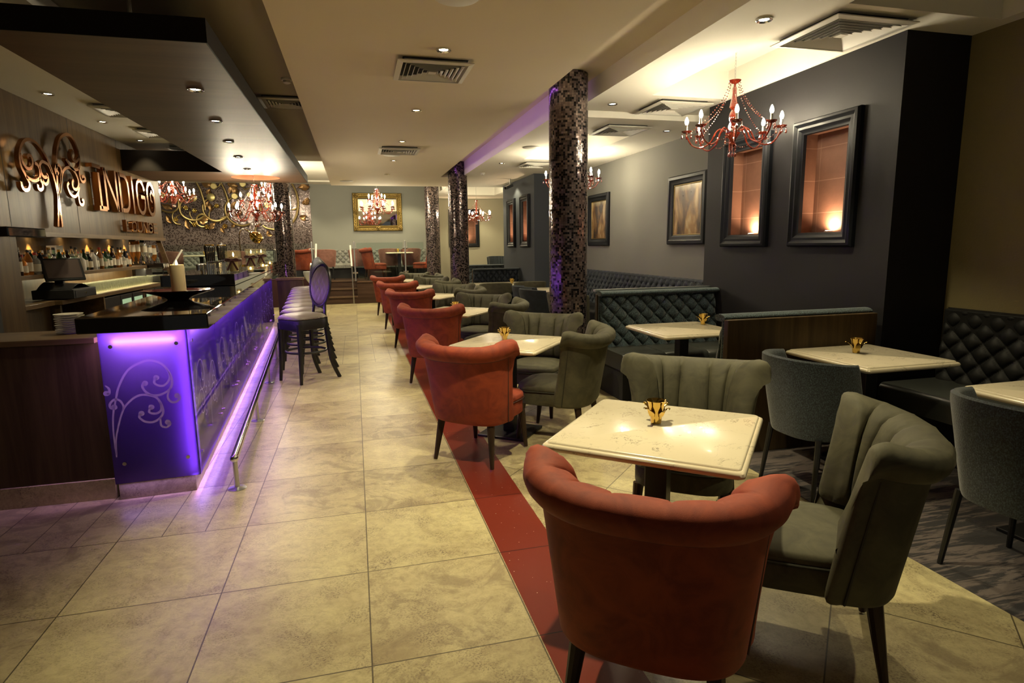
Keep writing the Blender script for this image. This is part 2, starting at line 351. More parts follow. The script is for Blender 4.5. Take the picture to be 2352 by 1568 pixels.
M = dict(
 red=velvet('velvet_rust', (.19, .025, .008), (.30, .046, .012), .05), olive=velvet('velvet_olive', (.040, .036, .020), (.075, .069, .038), .12),
 pink=velvet('velvet_dusty', (.16, .070, .052), (.24, .11, .085), .3), navy=velvet('velvet_navy', (.010, .014, .020), (.022, .030, .042), .3),
 tweed=tweed('tweed_teal', (.012, .020, .028), (.12, .19, .21)), tweed2=tweed('tweed_dark', (.012, .016, .021), (.06, .085, .10)),
 leather=mat('dark_leather', (.011, .011, .012), .6, Specular_IOR_Level=.3), seatleather=mat('grey_leather', (.045, .048, .044), .36),
 greytuft=velvet('pale_grey_velvet', (.15, .153, .138), (.25, .25, .228), .15), stool=mat('taupe_leather', (.17, .14, .115), .42),
 legwood=wood('leg_wood', (.018, .011, .008), (.055, .032, .02), 'Z', .35), black=mat('black_satin', (.012, .012, .013), .35),
 blackgloss=mat('black_gloss', (.010, .009, .010), .04, Coat_Weight=1.0), matte=mat('matte_black', (.010, .010, .011), .7),
 piping=mat('piping', (.05, .015, .01), .7), piping_o=mat('piping_olive', (.025, .024, .014), .7),
 quartz=quartz('quartz'), brass=mat('brass', (.62, .43, .12), .13, 1), copper=mat('copper', (.60, .30, .15), .16, 1), agedgold=mat('aged_gold', (.36, .27, .12), .42, .9),
 bronze=mat('bronze_leaf', (.33, .20, .09), .35, .9), goldpaint=None, chrome=mat('chrome', (.75, .76, .78), .12, 1), steel=mat('steel', (.55, .56, .56), .3, 1),
 white=paint('ceiling_white', (.85, .82, .73), .8, .01), taupe=paint('ceiling_taupe', (.76, .675, .53), .8, .01), ceil2=paint('ceiling_grey', (.36, .32, .25), .8, .01),
 greywall=paint('wall_grey', (.205, .20, .18), .85, .05, 90), sage=paint('wall_sage', (.25, .255, .232), .8, .02), gold=paint('wall_olive', (.26, .215, .11), .8, .12, 70),
 cream=paint('wall_cream', (.50, .47, .35), .8, .02), charcoal=paint('wall_charcoal', (.016, .015, .017), .6, .03), bluegrey=paint('wall_blue_grey', (.055, .062, .075), .7, .02),
 cream2=mat('white_plastic', (.62, .60, .54), .5), slatdark=mat('vent_shadow', (.02, .02, .02), .9),
 canopy=wood('canopy_veneer', (.052, .027, .016), (.098, .055, .034), 'X', .45, .35), canopyedge=mat('canopy_edge', (.010, .007, .005), .6, Specular_IOR_Level=.15), hole=paint('canopy_recess', (.42, .13, .07), .7, .01),
 wall_wood=wood('sign_wall_wood', (.055, .029, .009), (.125, .074, .026), 'Z', .42, .8), darkwood=wood('dark_walnut', (.042, .028, .014), (.10, .066, .034), 'Z', .42, .7),
 shelfwood=wood('shelf_wood', (.10, .062, .030), (.20, .13, .066), 'Y', .35), counterwood=wood('service_wood', (.095, .060, .030), (.19, .125, .066), 'X', .35),
 stepwood=wood('step_wood', (.035, .020, .014), (.085, .050, .034), 'X', .35), trav=travertine('floor_travertine'), travd=travertine('floor_travertine_diagonal', True), travp=travertine('travertine_plinth', plain=True),
 redstone=redstone('red_stone'), carpet=carpet('dark_carpet'), brick=brickm('niche_brick'),
 column=mosaic('mosaic_column', .0205, (.014, .010, .011), (.27, .21, .195), .10, .6, .36, (.11, .078, .075)), mwall=mosaic('mosaic_wall', .026, (.060, .038, .034), (.25, .195, .185), .09, .3, .32, (.17, .13, .125)),
 amber=None, panel=frosted('purple_frosted_glass', (.62, .46, 1.0), .9), etch=mat('etched_scroll', (.62, .50, .92), .5), glass=thinglass('clear_glass'), tumbler=thinglass('tumbler_glass', (.97, .98, .94), 1.6, .05),
 brushed=mat('brushed_steel', (.42, .43, .44), .38, .9), bulb=emit('bulb_glow', (1, .87, .60), 480), downlight=emit('downlight_glow', (1, .86, .6), 38), flame=emit('flame_glow', (1, .62, .2), 60), led=emit('led_tube', (.62, .30, 1.0), 30), ledpink=emit('led_tube_pink', (1.0, .70, .92), 75),
 wax=mat('candle_wax', (.86, .70, .42), .5, Subsurface_Weight=.0), maroon=mat('maroon_lacquer', (.055, .010, .012), .12), ribbon=mat('burgundy_ribbon', (.06, .008, .012), .35, Sheen_Weight=.3),
 mirror=mat('mirror_silver', (.85, .85, .83), .015, 1), paintart=painting('abstract_painting'), porcelain=mat('porcelain', (.62, .60, .52), .25), silver=mat('satin_cloth', (.55, .57, .60), .28, .4),
 redwall=paint('dark_maroon_panel', (.035, .012, .014), .6, .01), screen=mat('screen_glass', (.10, .075, .07), .12), paper=mat('paper', (.7, .68, .6), .7), labelc=mat('bottle_label', (.62, .57, .44), .6),
 fridge=emit('fridge_lit_glass', (.55, .75, .42), .55), bull=mat('nickel', (.7, .66, .6), .2, 1),
)
def amber():
    m, nt, b = nodes('amber_red_crystal'); setp(b, Base_Color=rgb(.25, .022, .007), Roughness=.06, Transmission_Weight=.55, IOR=1.5, Coat_Weight=1.0); return m
M['amber'] = amber()
BG = {n: mat('bottle_'+n, c, .06, Transmission_Weight=t, IOR=1.4) for n, c, t in (
   ('dark green', (.02, .05, .02), .2), ('amber', (.45, .17, .03), .5), ('clear', (.75, .76, .70), .75), ('dark brown', (.03, .015, .01), .2), ('pale green', (.35, .55, .38), .6), ('white', (.72, .70, .62), .0), ('black', (.012, .012, .012), .0))}
CAPS = {'gold': M['brass'], 'black': M['black'], 'white': M['porcelain'], 'red': mat('red_cap', (.35, .03, .02), .4)}

# ---------------------------------------------------------------- camera (pin-hole of a ~21 mm lens at 1.5 m)
cam = bpy.data.cameras.new('camera'); co = bpy.data.objects.new('camera', cam); COL.objects.link(co)
yaw, pitch, roll = radians(14.563), radians(-9.179), radians(.778)
fw = Vector((sin(yaw)*cos(pitch), cos(yaw)*cos(pitch), sin(pitch))); r0 = Vector((cos(yaw), -sin(yaw), 0)); d0 = fw.cross(r0)
rr = r0*cos(roll)+d0*sin(roll); dd = -r0*sin(roll)+d0*cos(roll)
mw = Matrix((( rr.x, -dd.x, -fw.x, 0), (rr.y, -dd.y, -fw.y, 0), (rr.z, -dd.z, -fw.z, 1.5), (0, 0, 0, 1)))
co.matrix_world = mw; cam.sensor_width = 36; cam.lens = 36*1367/2352; cam.clip_start = .05; cam.clip_end = 60; S.camera = co

# ================================================================= THE SETTING
H1, H2, HL, HT = 2.93, 2.86, 2.93, 3.12
# floors
sbox('floor_aisle', M['trav'], -6.5, .62, -2.2, 19.2, -.06, 0)
sbox('floor_red_inlay', M['redstone'], .62, .913, -2.2, 16.6, -.06, 0)
sbox('floor_diagonal', M['travd'], .913, 2.49, -2.2, 16.6, -.06, 0)
sbox('floor_carpet', M['carpet'], 2.49, 5.2, -2.2, 19.2, -.06, .0)
# ceilings
sbox('ceiling_soffit', M['taupe'], -.42, 1.74, -2.2, 14.1, H2, 3.3)
sbox('ceiling_soffit_end', M['taupe'], 1.74, 2.15, 12.2, 14.1, H2, 3.3)
sbox('ceiling_trench', M['taupe'], 1.74, 2.38, -2.2, 12.2, HT, 3.3)
def holed(name, mat_, X0, X1, Y0, Y1, z0, z1, holes, lid):
    """a ceiling slab with rectangular coffers, each closed by a raised lid"""
    mb = MB(); xs = sorted({X0, X1, *[h[0] for h in holes], *[h[1] for h in holes]}); ys = sorted({Y0, Y1, *[h[2] for h in holes], *[h[3] for h in holes]})
    for a, b in zip(xs, xs[1:]):
        for c, d in zip(ys, ys[1:]):
            mx, my = (a+b)/2, (c+d)/2
            if any(h[0] < mx < h[1] and h[2] < my < h[3] for h in holes): mb.box(a, b, c, d, lid, lid+.04)
            else: mb.box(a, b, c, d, z0, z1)
    return struct(name, mb, mat_, smooth=0)
holed('ceiling_right_near', M['white'], 2.38, 4.5, -2.2, 6.32, H1, 3.24, [(2.9, 3.74, 4.02, 5.58), (3.0, 4.22, .9, 3.26)], 3.2)
holed('ceiling_right_far', M['white'], 2.15, 4.4, 6.32, 14.1, H2, 3.24, [(2.70, 3.5, 7.27, 9.5)], 3.12)
holed('ceiling_back_right', M['white'], 2.33, 4.9, 14.1, 19.2, 2.97, 3.3, [(2.7, 4.1, 14.9, 17.6)], 3.25)
sbox('ceiling_back', M['white'], -6.5, 2.33, 14.1, 19.2, 3.4, 3.46)
sbox('ceiling_back_left', M['white'], -6.5, -.42, 11.7, 14.1, 3.4, 3.46)
sbox('ceiling_back_bulkhead', M['white'], -6.5, 2.33, 18.3, 19.2, 3.36, 3.41)
holed('ceiling_over_bar', M['ceil2'], -1.75, -.42, -2.2, 11.7, 3.05, 3.3, [(-1.3, -.72, -1.5, 2.6)], 3.28)
sbox('ceiling_back_bar', M['white'], -3.6, -1.75, -2.2, 11.0, HL, 3.3)
sbox('ceiling_left_far', M['ceil2'], -6.5, -1.75, 11.0, 11.7, 3.05, 3.4)
# ---- walls
sbox('wall_right', M['gold'], 4.34, 4.5, -2.2, 3.55, 0, H1)
def pierced(name, mat_, X, X2, Y0, Y1, z1, holes, depth):
    mb = MB(); ys = sorted({Y0, Y1, *[h[0] for h in holes], *[h[1] for h in holes]})
    for a, b in zip(ys, ys[1:]):
        h = [h for h in holes if h[0] <= (a+b)/2 <= h[1]]
        if h: h = h[0]; mb.box(X, X2, a, b, 0, h[2]); mb.box(X, X2, a, b, h[3], z1); mb.box(X+depth, X2, a, b, h[2], h[3])
        else: mb.box(X, X2, a, b, 0, z1)
    return struct(name, mb, mat_, smooth=0)
NZ0, NZ1 = 1.555, 2.405
pierced('wall_niche', M['charcoal'], 3.77, 4.5, 3.55, 5.94, H1, [(3.965, 4.475, NZ0, NZ1), (4.98, 5.49, NZ0, NZ1)], .15)
sbox('wall_booth', M['greywall'], 4.23, 4.5, 5.94, 11.35, 0, H2)
pierced('wall_niche_far', M['bluegrey'], 3.43, 4.6, 11.35, 13.85, H2, [(11.72, 12.15, NZ0, NZ1), (12.82, 13.25, NZ0, NZ1)], .15)
sbox('wall_back_right_side', M['cream'], 4.72, 4.9, 13.85, 19.2, 0, 2.97)
# back wall with one niche behind the far chandelier
BN = (3.02, 3.80, 1.56, 2.55)
wb = MB().box(2.33, BN[0], 19.0, 19.2, 0, 2.97).box(BN[1], 4.72, 19.0, 19.2, 0, 2.97).box(BN[0], BN[1], 19.0, 19.2, 0, BN[2]).box(BN[0], BN[1], 19.0, 19.2, BN[3], 2.97)
struct('wall_back_right', wb, M['cream'], smooth=0)
sbox('wall_back_right_niche', M['brick'], BN[0]-.02, BN[1]+.02, 19.2, 19.5, BN[2]-.02, BN[3]+.02)
sbox('wall_pier', M['white'], 2.2, 2.33, 18.0, 19.2, 0, 3.4)
sbox('wall_back', M['sage'], -1.19, 2.2, 19.0, 19.2, 0, 3.4)
struct('wall_mosaic', MB().box(-6.5, -1.19, 18.99, 19.2, 0, 3.4), M['mwall'], smooth=0, uvf=lambda c: (c.x, c.z))
sbox('wall_left_far', M['bluegrey'], -6.6, -6.5, 11.0, 19.2, 0, 3.4)
sbox('wall_bar_end', M['darkwood'], -6.5, -3.42, 11.0, 11.1, 0, HL)
# timber wall behind the bar: full height near the camera, over the bottle niche further on
wl = MB().box(-3.5, -2.95, -2.2, 6.41, 0, HL).box(-3.5, -2.95, 6.41, 10.82, 1.69, HL)
struct('wall_left', wl, M['wall_wood'], smooth=0)
sbox('wall_left_niche', M['wall_wood'], -3.6, -3.46, 6.41, 10.82, 0, 1.69)
for i, y in enumerate((6.372, 7.765, 9.16)):
    sbox('trim_%d' % (i+1), M['matte'], -2.951, -2.949, y-.004, y+.004, 1.70, HL)
sbox('trim_4', M['shelfwood'], -3.0, -2.935, 6.35, 10.83, 1.645, 1.69)
sbox('wall_left_recess_shade', M['matte'], -2.99, -2.945, 5.2, 6.0, .2, 1.03)  # flat black slab on the wall, its colour standing for a recess's shade
# raised platform with steps at the back
pf = MB().box(-6.5, -.92, 16.62, 19.0, 0, .6).box(.03, 2.2, 16.62, 19.0, 0, .6).box(-.92, .03, 17.2, 19.0, 0, .6)
struct('floor_platform', pf, M['stepwood'], smooth=0)
st = MB().box(-.92, .03, 16.62, 17.2, 0, .2).box(-.92, .03, 16.90, 17.2, .2, .4)
struct('floor_steps', st, M['stepwood'], smooth=0)
nos = MB()
for x0, x1, y, z in ((-.92, .03, 16.6, .2), (-.92, .03, 16.88, .4), (-.92, .03, 17.18, .6), (.03, 2.2, 16.6, .6)): nos.box(x0, x1, y, y+.05, z-.035, z+.004)
struct('trim_5', nos, mat('step_nosing', (.11, .065, .04), .3), smooth=0)
sbox('wall_platform_cheek', M['redwall'], -2.6, -.94, 16.3, 16.62, 0, .72)

# ---- mosaic columns
def column(X, Y, r, z1, label, name='mosaic_column'):
    n = 48; P = 2*pi*r
    o = MB().lathe([(r, 0), (r, z1)], n, (0,0,0)).build(name, M['column'], uvf=lambda c: ((atan2(c.y, c.x) % (2*pi))*r, c.z, P))
    o.location = (X, Y, 0); return tag(o, label, 'column', 'mosaic columns')
column(2.09, 5.74, .19, HT-.005, 'nearest round column clad in dark brown mosaic, beside the tweed booth')
column(2.04, 11.95, .19, HT-.005, 'middle round dark mosaic column, behind the rows of olive chairs')
column(2.06, 16.2, .19, 3.2, 'far round mosaic column at the right end of the glass balustrade')
column(-1.43, 13.74, .19, 3.39, 'round mosaic column beyond the far end of the bar')

# ---- canopy over the bar with a round recess
def canopy():
    t = thing('bar_canopy', 'dark brown veneered canopy hung from the ceiling over the bar', 'canopy')
    zb, zt = 2.56, 2.67; cx, cy, R = -1.38, 9.95, .34
    mb = MB(); poly = [(-1.72, 3.6), (-.69, 3.6), (-.69, 9.3), (-1.72, 9.3)]; mb.prism(poly, zb, zt)
    # far end slab with circular opening (ring of quads between the rectangle and the circle)
    X0, X1, Y0, Y1 = -2.95, -.69, 9.3, 10.65; n = 48; inn = []; out = []
    for k in range(n):
        a = 2*pi*k/n; c, s_ = cos(a), sin(a); inn.append((cx+R*c, cy+R*s_))
        tt = min(((X1-cx)/c if c > 1e-9 else 1e9), ((X0-cx)/c if c < -1e-9 else 1e9), ((Y1-cy)/s_ if s_ > 1e-9 else 1e9), ((Y0-cy)/s_ if s_ < -1e-9 else 1e9))
        out.append((cx+tt*c, cy+tt*s_))
    for z in (zb, zt):
        vs = [(x, y, z) for x, y in inn]+[(x, y, z) for x, y in out]
        mb.add(vs, [(k, (k+1) % n, n+(k+1) % n, n+k) for k in range(n)])
    # exact corners of the rectangle
    for (x, y) in ((X0, Y0), (X1, Y0), (X1, Y1), (X0, Y1)):
        ks = sorted(range(n), key=lambda k: (out[k][0]-x)**2+(out[k][1]-y)**2)[:2]
        for z in (zb, zt): mb.add([(out[ks[0]][0], out[ks[0]][1], z), (x, y, z), (out[ks[1]][0], out[ks[1]][1], z)], [(0, 1, 2)])
    for a, b in (((X0, Y0), (-1.72, Y0)), ((X1, Y0), (X1, Y1)), ((X1, Y1), (X0, Y1)), ((X0, Y1), (X0, Y0))):
        mb.add([(*a, zb), (*b, zb), (*b, zt), (*a, zt)], [(0, 1, 2, 3)])
    mb.build('soffit_board', M['canopy'], t, smooth=0)
    e = MB().box(-1.72, -.69, 3.592, 3.6, zb-.001, zt+.01).box(-.69, -.682, 3.592, 10.65, zb-.001, zt+.01).box(-2.95, -1.72, 9.292, 9.3, zb-.001, zt+.16)
    e.build('fascia', M['canopyedge'], t, smooth=0)
    MB().lathe([(R, zb), (R, zt+.14)], 48, (cx, cy, 0), cap=False).build('recess_ring', M['hole'], t)
    MB().cyl((cx, cy, zt+.14), (cx, cy, zt+.15), R, R, 48).build('recess_lid', M['hole'], t)
    h = MB()
    for x, y in ((-1.2, 4.2), (-1.2, 7), (-1.2, 10.4), (-2.6, 10.4)): h.cyl((x, y, zt), (x, y, 3.05 if x > -1.75 else 2.93), .012, .012, 6)
    h.build('hanger_rod', M['steel'], t); return t
canopy()

# ---- ceiling fittings
def spot_light(name, loc, power, size=95, blend=.4, color=(1, .87, .52), radius=.035, aim=None):
    l = bpy.data.lights.new(name, 'SPOT'); l.energy = power; l.spot_size = radians(size); l.spot_blend = blend; l.color = color; l.shadow_soft_size = radius
    o = bpy.data.objects.new(name, l); o.location = loc; COL.objects.link(o)
    if aim is not None: o.rotation_euler = (Vector(aim)-Vector(loc)).to_track_quat('-Z', 'Y').to_euler()
    return o
dl = thing('downlight', '', 'ceiling light')
MB().lathe([(.030, .004), (.036, 0), (.048, -.006), (.052, -.004), (.052, .006), (.03, .006)], 24).build('trim_ring', M['chrome'], dl)
MB().cyl((0,0,.003), (0,0,.0045), .032, .032, 20).build('lamp', M['downlight'], dl)
DLS = snapshot(dl); used_dl = [False]
def downlight(x, y, z, label, power, group=None, **k):
    if used_dl[0]: o = dup(DLS, (x, y, z-.0062), 0, label)
    else: o = dl; used_dl[0] = True; o.location = (x, y, z-.0062); o['label'] = label
    if group: o['group'] = group
    spot_light('downlight_lamp', (x, y, z-.03), power, **k)
ordn = ['first', 'second', 'third', 'fourth', 'fifth', 'sixth', 'seventh', 'eighth', 'ninth', 'tenth', 'eleventh', 'twelfth', 'thirteenth', 'fourteenth', 'fifteenth', 'sixteenth', 'seventeenth', 'eighteenth', 'nineteenth', 'twentieth', 'twenty-first', 'twenty-second', 'twenty-third', 'twenty-fourth', 'twenty-fifth', 'twenty-sixth', 'twenty-seventh', 'twenty-eighth', 'twenty-ninth', 'thirtieth']
for i, y in enumerate((.2, 2.5, 4.41, 6.33, 8.18, 9.97, 11.85)):
    y_ = y
    if i < 2:   # over the camera's head, outside the picture
        if i: spot_light('downlight_lamp', (.80, y, H2-.03), 225, size=84)
        continue
    downlight(.68, y_, H2, 'recessed downlight in the wide middle ceiling, %s from the camera' % ordn[i-2], (125, 95, 80, 80, 80)[i-2], 'downlights along the middle ceiling', size=86)
for i, (x, y, z) in enumerate(((2.66, 3.6, H1), (2.66, 5.98, H1), (3.78, 6.87, H2), (2.46, 9.99, H2))):
    downlight(x, y, z, ['large recessed downlight beside the nearest chandelier coffer', 'recessed downlight beside the second ceiling vent, over the booths', 'recessed downlight close to the grey booth wall', 'recessed downlight over the far booths, beyond the middle column'][i], (90, 70, 26, 55)[i])
for i, (x, y) in enumerate(((-.97, 4.59), (-1.06, 5.64), (-1.15, 6.67), (-1.245, 7.73), (-1.33, 8.86))):
    downlight(x, y, 2.56, 'recessed downlight in the brown canopy over the bar, %s from its near end' % ordn[i], 42, 'downlights in the bar canopy', size=80)
for i, (x, y) in enumerate(((-2.64, 6.63), (-2.65, 7.9), (-2.65, 9.13), (-2.66, 10.4))):
    downlight(x, y, HL, 'recessed downlight in the pale ceiling before the sign wall, %s from the camera' % ordn[i], 36, 'downlights before the sign wall', size=80)
# unseen lamps without fittings, added to light the room's back and sides
for x, y in ((2.66, 1.3),): spot_light('downlight_lamp', (x, y, H1-.03), 55)
for x, y in ((-2.0, 17.9), (.3, 17.6), (1.6, 18.0), (-4.2, 17.6), (-.9, 15.2), (.7, 15.4)): spot_light('downlight_lamp', (x, y, 3.37), 100, size=120)
for x, y in ((3.2, 12.6), (2.9, 14.6), (3.6, 18.2)): spot_light('downlight_lamp', (x, y, 2.83), 40, size=120)
for x, y in ((-2.3, 3.2),): spot_light('downlight_lamp', (x, y, 2.9), 14, size=100)

def vent(x, y, z, s, label, rot=0):
    t = thing('ceiling_vent', label, 'vent', (x, y, z), rot); h = s/2
    def ring(mb, a, za, b, zb, th=.003):
        vs = []
        for q, zz in ((a, za), (b, zb), (b, zb+th), (a, za+th)):
            vs += [(-q, -q, zz), (q, -q, zz), (q, q, zz), (-q, q, zz)]
        mb.add(vs, [(i*4+k, i*4+(k+1) % 4, ((i+1) % 4)*4+(k+1) % 4, ((i+1) % 4)*4+k) for i in range(4) for k in range(4)])
    f = MB(); ring(f, h, -.004, h*.86, -.012, .006); ring(f, h*.87, -.012, h*.82, .02, .003); f.build('frame', M['cream2'], t, smooth=0)
    l = MB(); k = h*.78
    while k > h*.12: ring(l, k, -.011, k-h*.045, .008, .002); k -= h*.125
    l.box(-h*.1, h*.1, -h*.1, h*.1, -.010, -.006)
    l.build('louvre', M['cream2'], t, smooth=0)
    MB().box(-h*.86, h*.86, -h*.86, h*.86, .026, .029).build('backing', M['slatdark'], t, smooth=0); return t
vent(.655, 4.865, H2-.03, .56, 'large square louvred air vent in the middle ceiling behind the first downlight')
vent(.683, 8.86, H2-.03, .56, 'small-looking square louvred vent far along the middle ceiling, beside a round speaker')
vent(3.32, 3.66, H1-.03, .64, 'largest square louvred vent, in the white ceiling above the dark niche wall')
vent(3.33, 5.95, H1-.03, .60, 'square louvred vent between two coffers, beyond the nearest chandelier')
vent(3.15, 6.87, H2-.03, .57, 'square louvred vent in the lower ceiling by the grey booth wall')
vent(3.05, 10.0, H2-.03, .52, 'small square louvred vent beyond the second chandelier')
vent(-.62, 7.05, 3.02, .5, 'square louvred vent in the dark ceiling between canopy and soffit')
for i, y in enumerate((7.2, 8.45, 9.75)): vent(-2.2, y, HL-.03, .5, 'square louvred vent half hidden by the canopy, %s along the pale ceiling' % ordn[i])
def disc(x, y, z, r, label):
    t = thing('ceiling_speaker', label, 'speaker', (x, y, z)); MB().lathe([(r, 0), (r, -.008), (r-.006, -.012), (.004, -.013)], 32).build('grille', M['cream2'], t)
    MB().lathe([(r+.006, 0), (r+.006, -.004), (r, -.006)], 32).build('rim', M['cream2'], t)
disc(.62, 3.5, H2, .125, 'large round flat speaker in the middle ceiling at the top of the picture')
disc(.62, 9.38, H2, .12, 'round speaker just beyond the far vent in the middle ceiling')
disc(-.08, 13.15, H2, .13, 'round speaker at the far left end of the middle ceiling')
disc(2.49, 8.36, H2, .12, 'round speaker in the right ceiling, left of the second coffer')
def smoke(x, y, z, label):
    t = thing('smoke_detector', label, 'smoke detector', (x, y, z)); MB().lathe([(.05, 0), (.05, -.012), (.045, -.02)], 20).build('base', M['cream2'], t); MB().lathe([(.036, -.02), (.034, -.04), (.02, -.048), (.004, -.049)], 20).build('sensor', M['cream2'], t)
smoke(-.52, 6.15, 3.05, 'smoke detector on the dark ceiling left of the middle ceiling')
smoke(2.43, 11.4, H2, 'smoke detector on the white ceiling beyond the far column')

# ================================================================= FURNITURE
def arc_shell(W0, W1, D0, D1, z0, zt, ztip, prof, yb0, lean, nch=0, bulge=.012, nt=41, pw0=2.9, pw1=2.25):
    """wrap-around chair back; prof = closed list of (outward offset, height 0..1, channel weight)"""
    def pos(t, s, off):
        zz_top = zt+(ztip-zt)*abs(t)**2.2; z = z0+(zz_top-z0)*s
        W = W0+(W1-W0)*s; D = D0+(D1-D0)*s; yb = yb0-lean*s
        p = pw0+(pw1-pw0)*s
        def base(tt):
            a = tt*pi/2*.97; sa, ca = sin(a), cos(a)
            return W*math.copysign(abs(sa)**(2/p), sa), yb+D*(1-abs(ca)**(2/p))
        tt = math.copysign(abs(t)**1.0, t); X, Y = base(tt); xa, ya = base(tt-.02); xb, yb_ = base(tt+.02)
        if tt > .97: xa, ya = base(.93); xb, yb_ = base(.99)
        if tt < -.97: xa, ya = base(-.99); xb, yb_ = base(-.93)
        tx, ty = xb-xa, yb_-ya; LL = sqrt(tx*tx+ty*ty) or 1
        return (X+ty/LL*off, Y-tx/LL*off, z)
    mb = MB(); m = len(prof); rings = []
    for i in range(nt):
        t = -1+2*i/(nt-1); ph = 0
        if nch:
            u = (t+1)/2*nch; ph = (abs(sin(pi*u))**.36-1)
        R = []
        for off, s, w in prof: R.append(pos(t, s, off-w*bulge*ph))
        rings.append(R)
    # rounded end caps
    CK = ((.10, .058), (.36, .056), (.62, .049), (.83, .035), (.96, .016)) if nch else ((.45, .020), (.8, .013))
    def cap(R, R2, k):
        c = Vector((0,0,0))
        for p in R: c += Vector(p)
        c /= len(R)
        out = []; c2 = Vector((0, 0, 0))
        for p in R2: c2 += Vector(p)
        d = c-c2/len(R2); d.z = 0; d.normalize(); zs = 1-.17*(1-k[0])**1.5 if nch else 1
        for a in R:
            q = Vector(a); s_ = (q.z-c.z); cc = Vector((c.x, c.y, 0)); 
            # the section's own middle at this height, so the lean of the back is kept
            same = [Vector(p) for p in R if abs(p[2]-q.z) < .035]; m_ = Vector((0, 0, 0))
            for p in same: m_ += p
            m_ /= len(same); x_ = m_.x+(q.x-m_.x)*k[0]+d.x*k[1]; y_ = m_.y+(q.y-m_.y)*k[0]+d.y*k[1]
            out.append((x_, y_, c.z+s_*zs))
        return out
    e1 = [cap(rings[0], rings[1], k) for k in CK]; e2 = [cap(rings[-1], rings[-2], k) for k in CK[::-1]]
    mb.loft(e1+rings+e2); return mb, pos
def outline(w, yf, yb, n=32, p=3.2, taper=.9):
    pts = []
    for k in range(n):
        a = 2*pi*k/n; c, s_ = cos(a), sin(a)
        x = math.copysign(abs(c)**(2/p), c); y = math.copysign(abs(s_)**(2/p), s_)
        yy = (yf+yb)/2+(yf-yb)/2*y; f = taper+(1-taper)*(y+1)/2
        pts.append((x*w*f, yy))
    return pts
def cushion(w, yf, yb, z0, z1, crown=.02, r=.02, p=3.6, taper=.9):
    o = outline(w, yf, yb, 36, p, taper); cy = (yf+yb)/2
    def ring(k, z, dz=0): return [(x*k, cy+(y-cy)*k, z) for x, y in o]
    h = z1-z0
    return MB().loft([ring(.97, z0), ring(1, z0+r*.5), ring(1.0, z1-r*1.2), ring(.985, z1-r*.4), ring(.95, z1), ring(.8, z1+crown*.55), ring(.5, z1+crown*.9), ring(.15, z1+crown)])
def tub_chair(name, label, m, mp, group):
    t = thing(name, label, 'chair', group=group)
    P = [(-.022, 0, 0), (-.006, .012, 0), (.000, .04, 0), (.002, .3, 0), (.004, .6, 0), (.006, .78, 0), (.008, .805, 0), (.030, .82, .0), (.046, .86, .0), (.052, .905, .05), (.046, .95, .12), (.024, .985, .25), (-.008, 1.0, .4), (-.045, .99, .65), (-.080, .965, .9), (-.102, .92, 1), (-.120, .80, 1), (-.128, .62, 1), (-.126, .45, 1), (-.112, .33, 1), (-.08, .27, .5), (-.03, .25, 0), (-.04, 0, 0)]
    sh, pos = arc_shell(.280, .330, .215, .205, .298, .852, .894, P, -.295, .09, 7, .026, 85)
    sh.build('backrest', m, t, smooth=50)
    MB().tube([pos(-1+2*i/40, .812, .014) for i in range(41)], .0045, 6).build('piping', mp, t)
    for q in (-.985, .985): MB().tube([pos(q, .02+.78*i/12, .003) for i in range(13)], .004, 6).build('piping', mp, t)
    cushion(.255, .295, -.24, .40, .445, .022, .02).build('seat', m, t, smooth=50)
    cushion(.251, .288, -.26, .295, .40, .0, .012).build('seat_base', m, t, smooth=50)
    o = outline(.257, .297, -.242, 36, 3.6, .9); MB().tube([(x, y, .402) for x, y in o], .0045, 6, closed=True).build('piping', mp, t)
    for sx in (-1, 1):
        for a, b in (((.205, .225), (.222, .262)), ((.20, -.215), (.232, -.262))):
            lg = MB().tube([(sx*a[0], a[1], .30), (sx*b[0], b[1], .010)], [.028, .014], 10).build('leg', M['legwood'], t)
            MB().cyl((sx*b[0], b[1], 0), (sx*b[0], b[1], .0105), .012, .012, 8).build('glide', M['chrome'], lg)
    return t
def smooth_chair(name, label, m, group, lm, high=.85, tip=.80):
    t = thing(name, label, 'chair', group=group)
    P = [(0, 0, 0), (.004, .05, 0), (.004, .4, 0), (.002, .9, 0), (-.004, .98, 0), (-.018, 1.0, 0), (-.034, .985, 0), (-.042, .94, 0), (-.048, .6, 0), (-.05, .35, 0), (-.045, .2, 0), (-.03, .12, 0), (-.03, 0, 0)]
    sh, pos = arc_shell(.245, .305, .40, .30, .36, high, tip, P, -.26, .09, 0, 0, 33)
    sh.build('backrest', m, t, smooth=50)
    cushion(.235, .27, -.23, .36, .46, .02, .025).build('seat', m, t, smooth=50)
    for sx in (-1, 1):
        for y0, y1 in ((.2, .23), (-.19, -.23)): MB().tube([(sx*.19, y0, .37), (sx*.215, y1, 0)], [.018, .012], 8).build('leg', lm, t)
    return t
def rot_to(dx, dy): return atan2(-dx, dy)   # local +Y points to (dx, dy)

